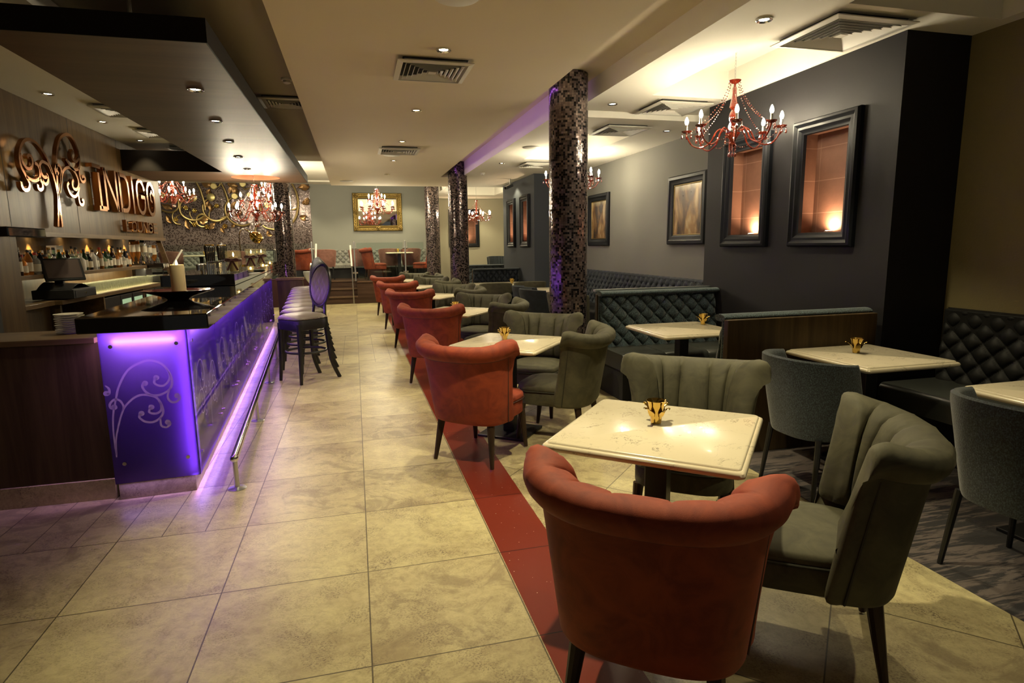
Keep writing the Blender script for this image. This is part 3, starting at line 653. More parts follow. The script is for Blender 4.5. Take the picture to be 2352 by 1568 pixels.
def square_table(name, label, s=.745, group=None):
    t = thing(name, label, 'table', group=group); h = s/2
    def ring(q, z, r=.022):
        pts = []
        for cx, cy, a0 in ((1, 1, 0), (-1, 1, 90), (-1, -1, 180), (1, -1, 270)):
            for k in range(5):
                a = radians(a0+22.5*k); pts.append((cx*(q-r)+r*cos(a), cy*(q-r)+r*sin(a), z))
        return pts
    MB().loft([ring(h-.03, .712), ring(h-.012, .713), ring(h-.003, .719), ring(h, .728), ring(h-.003, .737), ring(h-.010, .7415), ring(h-.016, .742), ring(h-.018, .747), ring(h-.022, .75)]).build('tabletop', M['quartz'], t, smooth=40)
    MB().box(-.045, .045, -.045, .045, .02, .70).build('post', M['black'], t, smooth=0, bevel=.004)
    MB().box(-.20, .20, -.20, .20, .0, .018).build('base_plate', M['black'], t, smooth=0, bevel=.004)
    MB().box(-.2, .2, -.03, .03, .700, .712).box(-.03, .03, -.2, .2, .700, .712).build('bracket', M['black'], t, smooth=0)
    return t
def brass_cup():
    t = thing('tealight_cup', '', 'candle holder')
    MB().lathe([(.020, .0), (.022, .002), (.0245, .03), (.029, .06), (.036, .088), (.042, .099), (.0405, .0995), (.034, .088), (.027, .06), (.0225, .03), (.018, .006), (.002, .005)], 28).build('cup', M['brass'], t)
    for k, sc in enumerate((1, 1, 1, 1)):
        a = pi/2*k+.35; mb = MB(); ca, sa = cos(a), sin(a)
        # petal: leaf-shaped sheet leaving the cup and curling outward
        path = [(.0265, .035, .012), (.030, .050, .018), (.036, .060, .015), (.046, .067, .006), (.056, .075, .011), (.066, .079, .011), (.073, .077, .003)]
        for side in (0, 1):
            mb.grid(lambda i, j: (lambda rr_, zz, w, u: (ca*(rr_)-sa*w*u, sa*(rr_)+ca*w*u, zz-abs(u)**2*.004+(.0012 if side else 0)))(*path[j], (i-2)/2), 5, len(path), flip=bool(side))
        mb.build('petal', M['brass'], t, smooth=60)
    MB().cyl((0,0,.006), (0,0,.016), .017, .017, 14).build('tealight', M['wax'], t)
    MB().lathe([(.001, .016), (.005, .022), (.0062, .030), (.004, .042), (.0008, .054)], 10).build('flame', M['flame'], t)
    return t

# tables along the red inlay
T = [(1.18, 2.142), (1.155, 4.53), (1.12, 6.97), (1.12, 9.3), (1.10, 11.6), (1.08, 13.9)]
tn = ['nearest', 'second', 'third', 'fourth', 'fifth', 'farthest']
tb = square_table('cafe_table', 'nearest white quartz square table turned corner-on, between rust and olive chairs', group='square tables along the red floor strip')
TS = snapshot(tb); tb.location = (*T[0], 0); tb.rotation_euler = (0, 0, radians(48.5))
tlab = [None, 'second white quartz square table from the camera, beside the red floor strip', 'third white quartz square table from the camera along the aisle', 'fourth white quartz square table from the camera along the aisle', 'fifth white quartz square table from the camera along the aisle', 'farthest square table of the aisle row, before the raised platform']
for i in range(1, 6): dup(TS, (*T[i], 0), radians((50, 51, 51, 51, 51, 51)[i]), tlab[i])
cup0 = brass_cup(); CS = snapshot(cup0); cup_used = [False]
def put_cup(x, y, z, label, rz=0, light=.9):
    if cup_used[0]: o = dup(CS, (x, y, z), rz, label, 'brass tealight cups on the tables')
    else: o = cup0; o.location = (x, y, z); o.rotation_euler = (0, 0, rz); o['label'] = label; o['group'] = 'brass tealight cups on the tables'; cup_used[0] = True
    return o
cups = [(1.196, 2.2), (1.133, 4.6), (1.123, 6.97), (1.116, 9.26), (1.06, 11.5), (1.0, 13.8)]
for i, (x, y) in enumerate(cups): put_cup(x, y, .75, 'brass tealight cup with curled petals on the %s table of the aisle row' % tn[i], .2*i)
# rust chairs
RED = 'rust velvet tub chairs along the aisle'; OLV = 'olive channelled tub chairs'
rc = tub_chair('tub_chair', 'largest rust velvet tub chair, its back to the camera at the nearest table', M['red'], M['piping'], RED); RS = snapshot(rc)
rpos = [(.895, 1.615, .60, .80), (.83, 4.09, .68, .73), (.86, 6.62, .50, .86), (.85, 9.05, .50, .86), (.78, 11.25, .30, .95), (.72, 13.6, .25, .97)]
rlab = [None, 'second rust velvet tub chair from the camera, four dark legs on the red strip', 'third rust velvet tub chair from the camera along the aisle', 'fourth rust velvet tub chair from the camera along the aisle', 'fifth rust velvet tub chair from the camera along the aisle', 'farthest rust velvet tub chair of the aisle row, nearest the steps']
for i, (x, y, a, b) in enumerate(rpos):
    if i == 0: rc.location = (x, y, 0); rc.rotation_euler = (0, 0, rot_to(a, b))
    else: dup(RS, (x, y, 0), rot_to(a, b), rlab[i])
oc = tub_chair('tub_chair', 'olive velvet tub chair right of the nearest table, ribbed inside facing away', M['olive'], M['piping_o'], OLV); OS = snapshot(oc)
opos = [(1.58, 1.765, -.80, .60, None), (1.64, 2.68, -.61, -.79, 'olive channelled tub chair behind the nearest table, ribbed inside to the camera'),
        (1.50, 4.33, -.79, .61, 'olive tub chair right of the second table, its seat toward the table'), (1.56, 5.10, -.60, -.80, 'olive channelled tub chair behind the second table, in front of the nearest column'),
        (1.50, 6.72, -.80, .60, 'olive tub chair right of the third table from the camera'), (1.52, 7.52, -.55, -.83, 'olive tub chair behind the third table from the camera'),
        (1.50, 9.05, -.80, .60, 'olive tub chair right of the fourth table from the camera'), (1.50, 9.85, -.55, -.83, 'olive tub chair behind the fourth table from the camera'),
        (1.50, 11.35, -.80, .60, 'olive tub chair right of the fifth table from the camera'), (1.42, 12.2, -.5, -.86, 'olive tub chair behind the fifth table from the camera'),
        (1.50, 13.7, -.85, .5, 'olive tub chair right of the farthest aisle table'), (1.32, 14.55, -.4, -.9, 'olive tub chair behind the farthest aisle table, before the platform')]
for i, (x, y, a, b, lb) in enumerate(opos):
    if i == 0: oc.location = (x, y, 0); oc.rotation_euler = (0, 0, rot_to(a, b))
    else: dup(OS, (x, y, 0), rot_to(a, b), lb)

# ---- right hand booths
def tuft(w, h, nx, nz, depth, res=7):
    """diamond-buttoned pad in local coordinates: x 0..w, z 0..h, bulging toward -y; returns closed mesh"""
    mb = MB(); NU, NV = nx*res*2+1, nz*res*2+1
    def hgt(u, v):
        a = abs(sin(pi*(u+v)/2)); b = abs(sin(pi*(u-v)/2)); e = min(1, 6*min(u/nx, 1-u/nx, 1)+.0)
        d = (a*b)**.42
        return depth*(.18+.82*d)
    def fn(i, j):
        u = nx*i/(NU-1); v = nz*j/(NV-1); X = w*i/(NU-1); Z = h*j/(NV-1)
        y = -hgt(u*1.0, v)
        ed = min(i, NU-1-i)/(NU-1)*w; ez = (NV-1-j)/(NV-1)*h
        k = min(1, ed/.035)**.5*min(1, ez/.03)**.5 if h > .1 else 1
        return (X, y*k, Z)
    mb.grid(fn, NU, NV)
    mb.add([(0, 0, 0), (w, 0, 0), (w, 0, h), (0, 0, h)], [(0, 1, 2, 3)])
    return mb
def place(mb, f):
    mb.v = [f(*p) for p in mb.v]; return mb
def bench_seat(mb, x0, x1, y0, y1, z0, z1, seams, axis='x', r=.05):
    """leather seat pad with a rolled front edge at y0"""
    n = 10; L_ = [(y1, z0), (y1, z1)]
    for k in range(n+1): a = pi/2*k/n; L_.append((y0+r-r*sin(a), z1-r+r*cos(a)))
    L_.append((y0, z0))
    seg = seams; 
    for i in range(seg):
        a = x0+(x1-x0)*i/seg+.0015; b = x0+(x1-x0)*(i+1)/seg-.0015; rs = []
        for xx, kk in ((a, .985), (a+.012, 1), (b-.012, 1), (b, .985)):
            rs.append([(xx, y1-(y1-y)*kk, z0+(z-z0)*kk) for y, z in L_])
        mb.loft(rs)
    return mb
# booth A: faces the camera
def booth(name, label, X0, X1, Yb, top, m, nx, seat=True, seg=3, rail=False, flip=False, seatm=None):
    t = thing(name, label, 'booth bench', ((X0+X1)/2, Yb, 0), pi if flip else 0); w = X1-X0
    MB().box(-w/2, w/2, .0, .05, 0, top-.03).build('back_panel', M['darkwood'], t, smooth=0, bevel=.004)
    zb = .46; pad = tuft(w-.02, top-zb, nx*2, 7, .062, 5)
    place(pad, lambda x, y, z: (x-w/2+.01, y*1.0-.02-.10*(1-z/(top-zb))*1.0, z+zb)); pad.build('backrest', m, t, smooth=70)
    roll = MB().loft([[(xx*1.0, -.055+.06*cos(a), top-.022+.026*sin(a)) for a in [2*pi*k/14 for k in range(14)]] for xx in [-w/2+w*i/12 for i in range(13)]])
    roll.build('top_roll', m, t, smooth=60)
    MB().box(-w/2+.004, w/2-.004, -.045, -.001, 0, top-.035).build('core', m, t, smooth=0, bevel=.02)
    if seat:
        bench_seat(MB(), -w/2, w/2, -.66, -.06, .30, .46, seg).build('seat', seatm or M['seatleather'], t, smooth=40)
        MB().box(-w/2+.02, w/2-.02, -.60, 0, 0, .30).build('seat_base', M['matte'], t, smooth=0)
    if rail: MB().box(-w/2, w/2, .05, .11, top-.01, top+.012).build('top_rail', M['steel'], t, smooth=0)
    return t
booth('booth_bench', 'blue-grey tweed button-tufted booth bench facing the camera beside the nearest column', 2.40, 3.76, 5.72, 1.02, M['tweed'], 9, rail=True)
booth('booth_bench', 'booth bench seen from behind, dark wood back panel with tweed top roll', 2.46, 3.72, 3.60, 1.0, M['tweed'], 8, flip=True)
booth('booth_bench', 'long dark navy booth bench back beyond the nearest column', 2.40, 3.41, 12.5, 1.02, M['navy'], 8)
booth('booth_bench', 'teal channel-topped booth bench in the far right corner', 2.78, 4.5, 15.1, 1.02, M['tweed2'], 8)
def wall_bench(name, label, X, Y0, Y1, top, m, ny, seatm, zfl=0, seats=4):
    """bench along a wall on its +X side, facing -X"""
    t = thing(name, label, 'wall bench', (X, (Y0+Y1)/2, zfl), pi/2*-1); w = Y1-Y0
    # local: x along the wall, -y toward the room
    pad = tuft(w, top-.46, int(w/.078), 7, .05, 4)
    place(pad, lambda x, y, z: (x-w/2, y-.02-.06*(1-z/(top-.46)), z+.46)); pad.build('backrest', m, t, smooth=70)
    MB().box(-w/2, w/2, -.06, -.004, .3, top-.008).build('back_board', m, t, smooth=0, bevel=.01)
    bench_seat(MB(), -w/2, w/2, -.62, -.05, .30, .46, seats).build('seat', seatm, t, smooth=40)
    MB().box(-w/2+.02, w/2-.02, -.56, -.01, 0, .30).build('seat_base', M['matte'], t, smooth=0)
    return t
wall_bench('wall_bench', 'near-black leather diamond-tufted bench against the olive textured wall', 4.34, .4, 3.5, .995, M['leather'], 14, M['seatleather'])
wall_bench('wall_bench', 'long dark tufted bench against the grey wall below two paintings', 4.23, 6.2, 11.3, 1.04, M['navy'], 26, M['leather'])
tA = square_table('cafe_table', 'white quartz table in front of the tweed booth bench', .76); tA.location = (2.80, 4.72, 0)
tB = square_table('cafe_table', 'white quartz table beside the wood-backed booth partition', .72); tB.location = (3.27, 3.17, 0)
for c in children(tA):
    pass
tC = square_table('cafe_table', 'white quartz table cut by the right edge of the picture', .72); tC.location = (3.36, 1.98, 0)
put_cup(3.25, 3.25, .75, 'brass tealight cup on the table beside the booth partition', .8)
put_cup(3.10, 4.86, .75, 'brass tealight cup on the table before the tweed booth bench, half hidden', 1.2)
BL = 'blue tweed tub chairs at the right tables'
bc = smooth_chair('tub_chair', 'blue-grey tweed tub chair at the table beside the booth partition', M['tweed2'], BL, M['black'], .84, .82); BS = snapshot(bc)
bc.location = (2.70, 2.93, 0); bc.rotation_euler = (0, 0, rot_to(1, .05))
dup(BS, (2.82, 1.80, 0), rot_to(1, .05), 'blue-grey tweed tub chair nearest the right edge of the picture')
# far booths
for i, (x, y) in enumerate(((2.8, 11.55), (3.3, 9.75))):
    t = square_table('cafe_table', ('white quartz table before the long navy booth back', 'white quartz table half hidden behind the nearest column')[i], (1.0, .8)[i]); t.location = (x, y, 0)
put_cup(3.0, 11.5, .75, 'brass tealight cup on the table before the navy booth back', .3)
nc = smooth_chair('tub_chair', 'navy velvet tub chair left of the half hidden booth table', M['navy'], 'navy chairs beyond the nearest column', M['black'], .84, .82); NS = snapshot(nc)
nc.location = (2.85, 9.55, 0); nc.rotation_euler = (0, 0, rot_to(1, .1)); dup(NS, (2.78, 8.85, 0), rot_to(1, .1), 'navy velvet tub chair closest to the nearest column')
sc_ = smooth_chair('tub_chair', 'brown-olive smooth-backed chair facing the navy booth table', M['olive'], 'smooth olive chairs at the far booth tables', M['black'], .86, .82); SS = snapshot(sc_)
sc_.location = (2.42, 10.45, 0); sc_.rotation_euler = (0, 0, rot_to(.15, 1)); dup(SS, (3.1, 10.6, 0), rot_to(.1, 1), 'second smooth-backed olive chair, partly behind the nearest column')
dup(SS, (2.86, 7.75, 0), rot_to(.6, .6), 'pale olive chair glimpsed just left of the nearest column')
ch = thing('channel_chair', 'small dark channel-backed chair by the far blue-grey wall', 'chair', (3.95, 16.6, 0), pi)
shc, _p = arc_shell(.25, .30, .25, .2, .3, 1.2, 1.18, [(0, 0, 0), (.0, .9, 0), (-.01, 1, .5), (-.05, 1, 1), (-.07, .9, 1), (-.07, .3, 1), (-.03, 0, 0)], -.3, .08, 9, .014, 55); shc.build('backrest', M['tweed2'], ch, smooth=50)
cushion(.25, .28, -.24, .3, .45).build('seat', M['tweed2'], ch, smooth=50)
for sx in (-1, 1):
    for y in (-.2, .22): MB().cyl((sx*.2, y, 0), (sx*.19, y, .3), .014, .02, 8).build('leg', M['black'], ch)

# ---- framed niches and pictures on the right walls
def rect_ring(mb, prof, hy, hz, f):
    """moulded rectangular frame; prof = [(inset from outer edge, height)]"""
    rings = []
    for ins, hh in prof:
        a, b = hy-ins, hz-ins; rings.append([f(-a, -b, hh), f(a, -b, hh), f(a, b, hh), f(-a, b, hh)])
    m = len(rings); vs = [p for R in rings for p in R]
    mb.add(vs, [(i*4+k, i*4+(k+1) % 4, ((i+1) % m)*4+(k+1) % 4, ((i+1) % m)*4+k) for i in range(m) for k in range(4)]); return mb
FP = [(0, 0), (0, .035), (.012, .055), (.03, .062), (.045, .050), (.055, .046), (.075, .052), (.09, .040), (.105, .030), (.115, .028), (.12, 0)]
def niche(X, yc, w, label, label2, along='Y', Yw=None, hz=(NZ0, NZ1), power=34):
    z0, z1 = hz; zc = (z0+z1)/2; hh = (z1-z0)/2
    if along == 'Y':
        t = thing('framed_niche', label, 'wall niche', (X, yc, zc)); fx = lambda a, b, h: (-h, a, b)
        lin = lambda x, y, z: (x, y, z)
    else:
        t = thing('framed_niche', label, 'wall niche', (yc, X, zc)); fx = lambda a, b, h: (a, -h, b)
        lin = lambda x, y, z: (y, x, z)
    rect_ring(MB(), FP, w/2+.10, hh+.10, fx).build('frame', M['blackframe'], t, smooth=30)
    D = .13; b = MB()
    def bx(x0, x1, y0, y1, z0_, z1_):
        q = MB().box(x0, x1, y0, y1, z0_, z1_); b.add([lin(*p) for p in q.v], q.f)
    bx(D-.01, D, -w/2+.001, w/2-.001, -hh+.001, hh-.001); bx(0, D, -w/2+.001, -w/2+.008, -hh+.001, hh-.001); bx(0, D, w/2-.008, w/2-.001, -hh+.001, hh-.001); bx(0, D, -w/2+.008, w/2-.008, hh-.008, hh-.001)
    b.build('brick_lining', M['brick'], t, smooth=0)
    q = MB().box(.0, D-.01, -w/2+.009, w/2-.009, -hh+.001, -hh+.014); q.v = [lin(*p) for p in q.v]; q.build('sill_board', M['shelfwood'], t, smooth=0)
    lx = D-.06
    q = MB().lathe([(.03, 0), (.034, .004), (.034, .012), (.028, .016)], 16, lin(lx, 0, -hh+.014)); q.build('uplight', M['steel'], t)
    q = MB().cyl(lin(lx, 0, -hh+.0305), lin(lx, 0, -hh+.032), .024, .024, 14); q.build('lamp_lens', M['downlight'], t)
    gp = (X+lx, yc, z0+.040) if along == 'Y' else (yc, X+lx, z0+.040)
    aim = (gp[0]+.3, gp[1], gp[2]+.5) if along == 'Y' else (gp[0], gp[1]+.16, gp[2]+.5)
    spot_light('niche_lamp', gp, power, size=165, blend=1, color=(1, .70, .42), radius=.02, aim=aim)
    return t
M['blackframe'] = mat('black_frame', (.007, .008, .011), .45, Specular_IOR_Level=.2)
niche(3.77, 4.22, .51, 'larger-looking black framed wall niche with lit brick lining, nearest the camera', '')
niche(3.77, 5.235, .51, 'black framed lit niche behind the nearest chandelier', '')
niche(3.43, 11.935, .43, 'right of two far framed niches on the blue-grey wall', '', power=34)
niche(3.43, 13.035, .43, 'left of two far framed niches on the blue-grey wall', '', power=34)
niche(19.0, (BN[0]+BN[1])/2, BN[1]-BN[0], 'framed niche on the cream back wall behind the far chandelier', '', along='X', hz=(BN[2], BN[3]), power=80)
def picture(X, yc, zc, w, h, label):
    t = thing('framed_painting', label, 'painting', (X, yc, zc))
    rect_ring(MB(), [(0, 0), (0, .03), (.015, .05), (.05, .055), (.07, .04), (.10, .034), (.12, .02), (.12, 0)], w/2, h/2, lambda a, b, q: (-q, a, b)).build('frame', M['blackframe'], t, smooth=30)
    rect_ring(MB(), [(.118, 0), (.118, .018), (.128, .022), (.134, .014), (.134, 0)], w/2, h/2, lambda a, b, q: (-q, a, b)).build('gilt_slip', M['agedgold'], t, smooth=0)
    MB().box(-.012, -.004, -w/2+.12, w/2-.12, -h/2+.12, h/2-.12).build('canvas', M['paintart'], t, smooth=0)
picture(4.23, 7.08, 1.93, .92, .90, 'black framed abstract brown and gold painting nearer the dark niche wall')
picture(4.23, 10.0, 1.92, .90, .90, 'black framed abstract painting just right of the nearest column')
# CCTV camera
t = thing('ceiling_camera', 'small bullet camera under the ceiling beside the far niches', 'camera', (3.2, 12.3, H2))
MB().cyl((0, 0, 0), (0, 0, -.12), .012, .012, 8).build('bracket', M['steel'], t); MB().beam((.05, .05, -.12), (-.13, -.12, -.2), .06, .06).build('body', M['steel'], t, smooth=0); MB().cyl((-.13, -.12, -.2), (-.135, -.125, -.203), .025, .025, 10).build('lens', M['blackgloss'], t)

# ---- mirror and platform furniture
t = thing('gilt_mirror', 'large gilt framed mirror on the grey back wall', 'mirror', (.752, 19.0, 2.552))
fxb = lambda a, b, h: (a, -h, b)
GP = [(0, 0), (0, .05), (.02, .075), (.05, .07), (.07, .045), (.10, .04), (.13, .055), (.15, .05), (.165, .03), (.165, 0)]
rect_ring(MB(), GP, .733, .565, fxb).build('frame', mat('antique_gilt', (.17, .115, .03), .38, .8), t, smooth=30)
orn = MB()
for sx in (-1, 0, 1):
    for sz in (-1, 0, 1):
        if sx == 0 and sz == 0: continue
        cx, cz = sx*.65, sz*.48
        for k in range(9):
            a = 2*pi*k/9; orn.ball((cx+.055*cos(a), -.075, cz+.045*sin(a)), .026, 8, 5, (1, .7, 1))
        orn.ball((cx, -.082, cz), .035, 8, 5)
for i in range(-7, 8):
    for sz in (-1, 1): orn.ball((i*.085, -.072, sz*.505), .02, 6, 4, (1.8, .6, 1))
for i in range(-5, 6):
    for sx in (-1, 1): orn.ball((sx*.675, -.072, i*.082), .02, 6, 4, (1, .6, 1.8))
orn.build('carved_ornament', mat('carved_gilt', (.26, .18, .06), .35, .85), t, smooth=60)
MB().box(-.575, .575, -.024, -.02, -.405, .405).build('mirror_glass', M['mirror'], t, smooth=0)
def back_bench(X0, X1, label, m):
    t = thing('wall_bench', label, 'wall bench', ((X0+X1)/2, 19.0, .6)); w = X1-X0
    pad = tuft(w, .42, int(w/.082), 5, .06, 4); place(pad, lambda x, y, z: (x-w/2, y-.06, z+.42)); pad.build('backrest', m, t, smooth=70)
    MB().box(-w/2, w/2, -.09, -.012, .3, .835).build('back_board', m, t, smooth=0)
    bench_seat(MB(), -w/2, w/2, -.62, -.08, .30, .43, max(2, int(w*1.2))).build('seat', m, t, smooth=40); MB().box(-w/2, w/2, -.56, -.012, 0, .3).build('seat_base', M['matte'], t, smooth=0)
back_bench(-1.18, 2.18, 'pale grey button-tufted bench under the gilt mirror', M['greytuft'])
back_bench(-5.4, -1.2, 'pale grey button-tufted bench along the mosaic wall', M['greytuft'])
PK = 'dusty pink smooth-backed chairs on the platform'
pc = smooth_chair('tub_chair', 'dusty pink chair on the platform left of the stair rail', M['pink'], PK, M['black'], .86, .82); PS = snapshot(pc)
pc.location = (-.80, 17.9, .6); pc.rotation_euler = (0, 0, rot_to(0, 1))
for x, lb in ((.13, 'dusty pink chair behind the glass panel, just right of the stair rail'), (.98, 'dusty pink chair partly hidden by the rust chair in profile'), (1.62, 'dusty pink chair at the platform table near the far column'), (-3.2, 'dusty pink chair seen behind the beer taps'), (-4.78, 'dusty pink chair left of the beer taps, before the mosaic wall')):
    dup(PS, (x, 18.07, .6), rot_to(.05, 1), lb)
dup(RS, (.55, 17.15, .6), rot_to(1, .15), 'rust velvet chair in right-facing profile on the platform', 'rust velvet chairs on the platform')
dup(RS, (1.88, 17.15, .6), rot_to(-1, .1), 'rust velvet chair facing left on the platform beside the far column', 'rust velvet chairs on the platform')
dup(RS, (-1.32, 17.5, .6), rot_to(.6, .8), 'rust velvet chair on the platform behind the stool backs', 'rust velvet chairs on the platform')
for i, (x, y) in enumerate(((1.23, 17.36), (-3.98, 17.75))):
    dup(TS, (x, y, .6), 0, ('white square table on the platform in front of the tufted bench', 'white square table on the platform before the mosaic wall')[i], 'tables on the platform')
put_cup(1.2, 17.36, 1.35, 'brass tealight cup on the platform table'); put_cup(-3.9, 17.75, 1.35, 'brass tealight cup on the table before the mosaic wall')
# balustrade
def post(x, label, z0=.6, h=1.05):
    t = thing('balustrade_post', label, 'post', (x, 16.66, z0), group='steel posts of the glass balustrade')
    MB().cyl((0,0,0), (0,0,h), .022, .022, 14).build('pole', M['brushed'], t); MB().ball((0,0,h), .022, 12, 6).build('cap', M['chrome'], t)
    MB().cyl((0,0,0), (0,0,.012), .045, .045, 16).build('flange', M['chrome'], t)
    c = MB()
    for z in (.22, .86): c.box(-.07, .07, -.018, .018, z-.02, z+.02)
    c.build('clamp', M['bull'], t, smooth=0, bevel=.004)
for x, lb in ((.0, 'steel balustrade post at the right side of the steps'), (1.345, 'steel balustrade post right of the platform table'), (-1.08, 'steel balustrade post left of the steps'), (-1.95, 'steel balustrade post beside the column at the bar end'), (-3.25, 'steel balustrade post behind the beer taps')): post(x, lb)
for x0, x1, lb in ((.06, 1.285, 'clear glass balustrade panel before the pink chairs'), (1.405, 1.85, 'narrow clear glass balustrade panel beside the far column'), (-1.89, -1.14, 'clear glass balustrade panel between column and steps'), (-3.19, -2.01, 'clear glass balustrade panel left of the bar-end column'), (-4.6, -3.31, 'clear glass balustrade panel before the mosaic wall')):
    tag(MB().box(x0, x1, 16.655, 16.665, .66, 1.62).build('glass_balustrade', M['glass'], smooth=0), lb, 'glass balustrade')
def handrail(pts, label):
    t = thing('handrail', label, 'handrail', pts[0]); o = Vector(pts[0]); q = [tuple(Vector(p)-o) for p in pts]
    MB().cyl((0,0,0), q[1], .017, .017, 12).build('post', M['steel'], t)
    MB().tube([q[1], q[2]], .024, 12).build('grip', M['cream2'], t)
handrail([(-.08, 16.5, 0), (-.085, 16.5, 1.0), (-.10, 16.9, 1.55)], 'handrail post with cream grip rising beside the steps')
handrail([(-1.0, 16.5, 0), (-1.0, 16.5, 1.0), (-.98, 16.9, 1.6)], 'cream handrail grip just above the bar stool backs')
handrail([(-4.42, 16.4, .0), (-4.42, 16.4, 1.0), (-4.15, 16.6, 1.5)], 'sloping cream handrail seen beyond the big candle')
# round draped table near the column
t = thing('round_table', 'small round table with silvery draped cloth left of the stool backs', 'table', (-.95, 15.6, 0))
MB().cyl((0,0,0), (0,0,.9), .03, .03, 12).build('pedestal', M['steel'], t); MB().cyl((0,0,0), (0,0,.02), .2, .2, 20).build('base', M['steel'], t)
cl = MB(); cl.grid(lambda i, j: ((.30+.02*sin(9*2*pi*i/72)*j/6-.035*j/1.0*(j/6))*cos(2*pi*i/72), (.30+.02*sin(9*2*pi*i/72)*j/6-.035*j*(j/6))*sin(2*pi*i/72), .925-.06*j), 72, 7, wu=True)
cl.cyl((0,0,.9), (0,0,.928), .30, .30, 36).build('draped_top', M['silver'], t, smooth=60)
tt = thing('pillar_candle', 'lit white candle on the silvery round table', 'candle', (-1.05, 15.55, .928)); MB().cyl((0,0,0), (0,0,.16), .03, .03, 14).build('wax', M['wax'], tt); MB().ball((0,0,.18), .012, 8, 6, (1,1,2)).build('flame', M['flame'], tt)
t = thing('brochure_rack', 'low rack of leaflets at the foot of the bar-end column', 'rack', (-1.32, 13.2, 0)); MB().box(-.25, .25, -.12, .12, 0, .85).build('stand', M['darkwood'], t, smooth=0, bevel=.01); MB().box(-.27, .27, -.15, .15, .85, .9).build('tray', M['shelfwood'], t, smooth=0, bevel=.005)

# ================================================================= THE BAR (runs 3.9 degrees off the aisle)
BX, BY, BA = -1.0, 3.93, .0675
bang = math.atan(BA)
def B(u, v=0):   # u metres along the bar front from the near corner, v metres to its left
    return (BX-u*sin(bang)-v*cos(bang), BY+u*cos(bang)-v*sin(bang))
Lb = 8.35
bar = thing('bar_counter', 'long bar with backlit purple scroll-etched glass and black gloss top', 'bar counter', (BX, BY, 0), bang)
# local: +y along the front, -x toward the bartender
MB().box(-.44, -.055, .07, Lb, .12, 1.04).build('carcass', mat('bar_carcass', (.22, .18, .26), .6), bar, smooth=0)
MB().box(-.46, -.04, .03, Lb, 0, .118).build('plinth', M['travp'], bar, smooth=0, bevel=.003)
slab = [(-.47, -.30), (-.02, -.34), (.17, -.33), (.175, Lb+.1), (-.47, Lb+.1)]
MB().prism(slab, 1.064, 1.15).build('counter_top', M['blackgloss'], bar, smooth=0, bevel=.006)
MB().box(-.44, -.01, -.012, Lb, 1.045, 1.064).build('under_trim', M['black'], bar, smooth=0)
up = MB().prism([(-.62, 2.38), (.02, 2.38), (.15, Lb+.05), (-.62, Lb+.05)], 1.152, 1.262); up.build('raised_counter', M['blackgloss'], bar, smooth=0, bevel=.005)
# glass panels: end panel + front panels
def scroll_paths():
    """the etched plant scroll, in a 0..1 box (u right, v up)"""
    raw = [[(895,1045),(870,870),(865,740),(880,640),(900,540),(960,430),(1050,380),(1120,370),(1200,400),(1260,470),(1280,540),(1260,590),(1200,620),(1140,620),(1090,590),(1065,550),(1085,530)],
     [(1235,435),(1262,500),(1232,550),(1190,556),(1150,530),(1165,495)], [(1268,580),(1250,640),(1280,680),(1320,680),(1342,650),(1320,638)],
     [(895,1030),(890,900),(930,720),(980,650),(1040,615),(1100,615),(1170,640),(1210,700),(1222,750),(1200,790),(1150,815),(1090,805),(1050,770),(1065,745)],
     [(1195,670),(1207,730),(1170,755),(1120,740),(1135,705)], [(1203,785),(1210,845),(1250,862),(1277,840),(1257,826)], [(932,712),(935,680),(910,640),(870,630),(840,660),(850,690),(872,684)], [(805,525),(832,550),(835,585),(815,582)]]
    return [[((x-(742+.138*(y-165)))/625, 1-(y-150)/1095) for x, y in g] for g in raw]
def etched(parent, u0, u1, z0, z1, f, w=.010):
    mb = MB()
    for g in scroll_paths():
        P = smoothpath([(a, b, 0) for a, b in g], 5); n = len(P); vs = []; fs = []
        ww = lambda i: w*(.55+.45*min(1, i/(n*.3)))
        q = [(u0+(u1-u0)*a, z0+(z1-z0)*b) for a, b, _ in P]
        for i, (y, z) in enumerate(q):
            a = q[max(i-1, 0)]; b = q[min(i+1, n-1)]; dy, dz = b[0]-a[0], b[1]-a[1]; LL = sqrt(dy*dy+dz*dz) or 1
            k = ww(i)/2; vs += [f(y-dz/LL*k, z+dy/LL*k), f(y+dz/LL*k, z-dy/LL*k)]
        mb.add(vs, [(2*i, 2*i+1, 2*i+3, 2*i+2) for i in range(n-1)])
        if len(g) != 7 or True:
            c = q[-1]; R = w*1.25; mb.add([f(c[0], c[1])]+[f(c[0]+R*cos(2*pi*k/14), c[1]+R*sin(2*pi*k/14)) for k in range(14)], [(0, 1+k, 1+(k+1) % 14) for k in range(14)])
    return mb.build('etched_scroll', M['etch'], parent, smooth=0)
def bolts(parent, pts, n=(0, -1, 0)):
    mb = MB()
    for p in pts:
        a = Vector(p); d = Vector(n); mb.cyl(a, a+d*.012, .011, .011, 14); mb.cyl(a, a-d*.05, .006, .006, 8)
    mb.build('fixing_bolt', M['bull'], parent)
ep = MB().box(-.462, -.004, -.012, -.002, .115, 1.04).build('end_glass_panel', M['panel'], bar, smooth=0)
etched(ep, -.462, -.004, .115, 1.04, lambda u, z: (u, -.0135, z), .013)
bolts(ep, [(-.40, -.013, .24), (-.06, -.013, .24), (-.40, -.013, .95), (-.06, -.013, .95)])
npan = 8; pw = Lb/npan
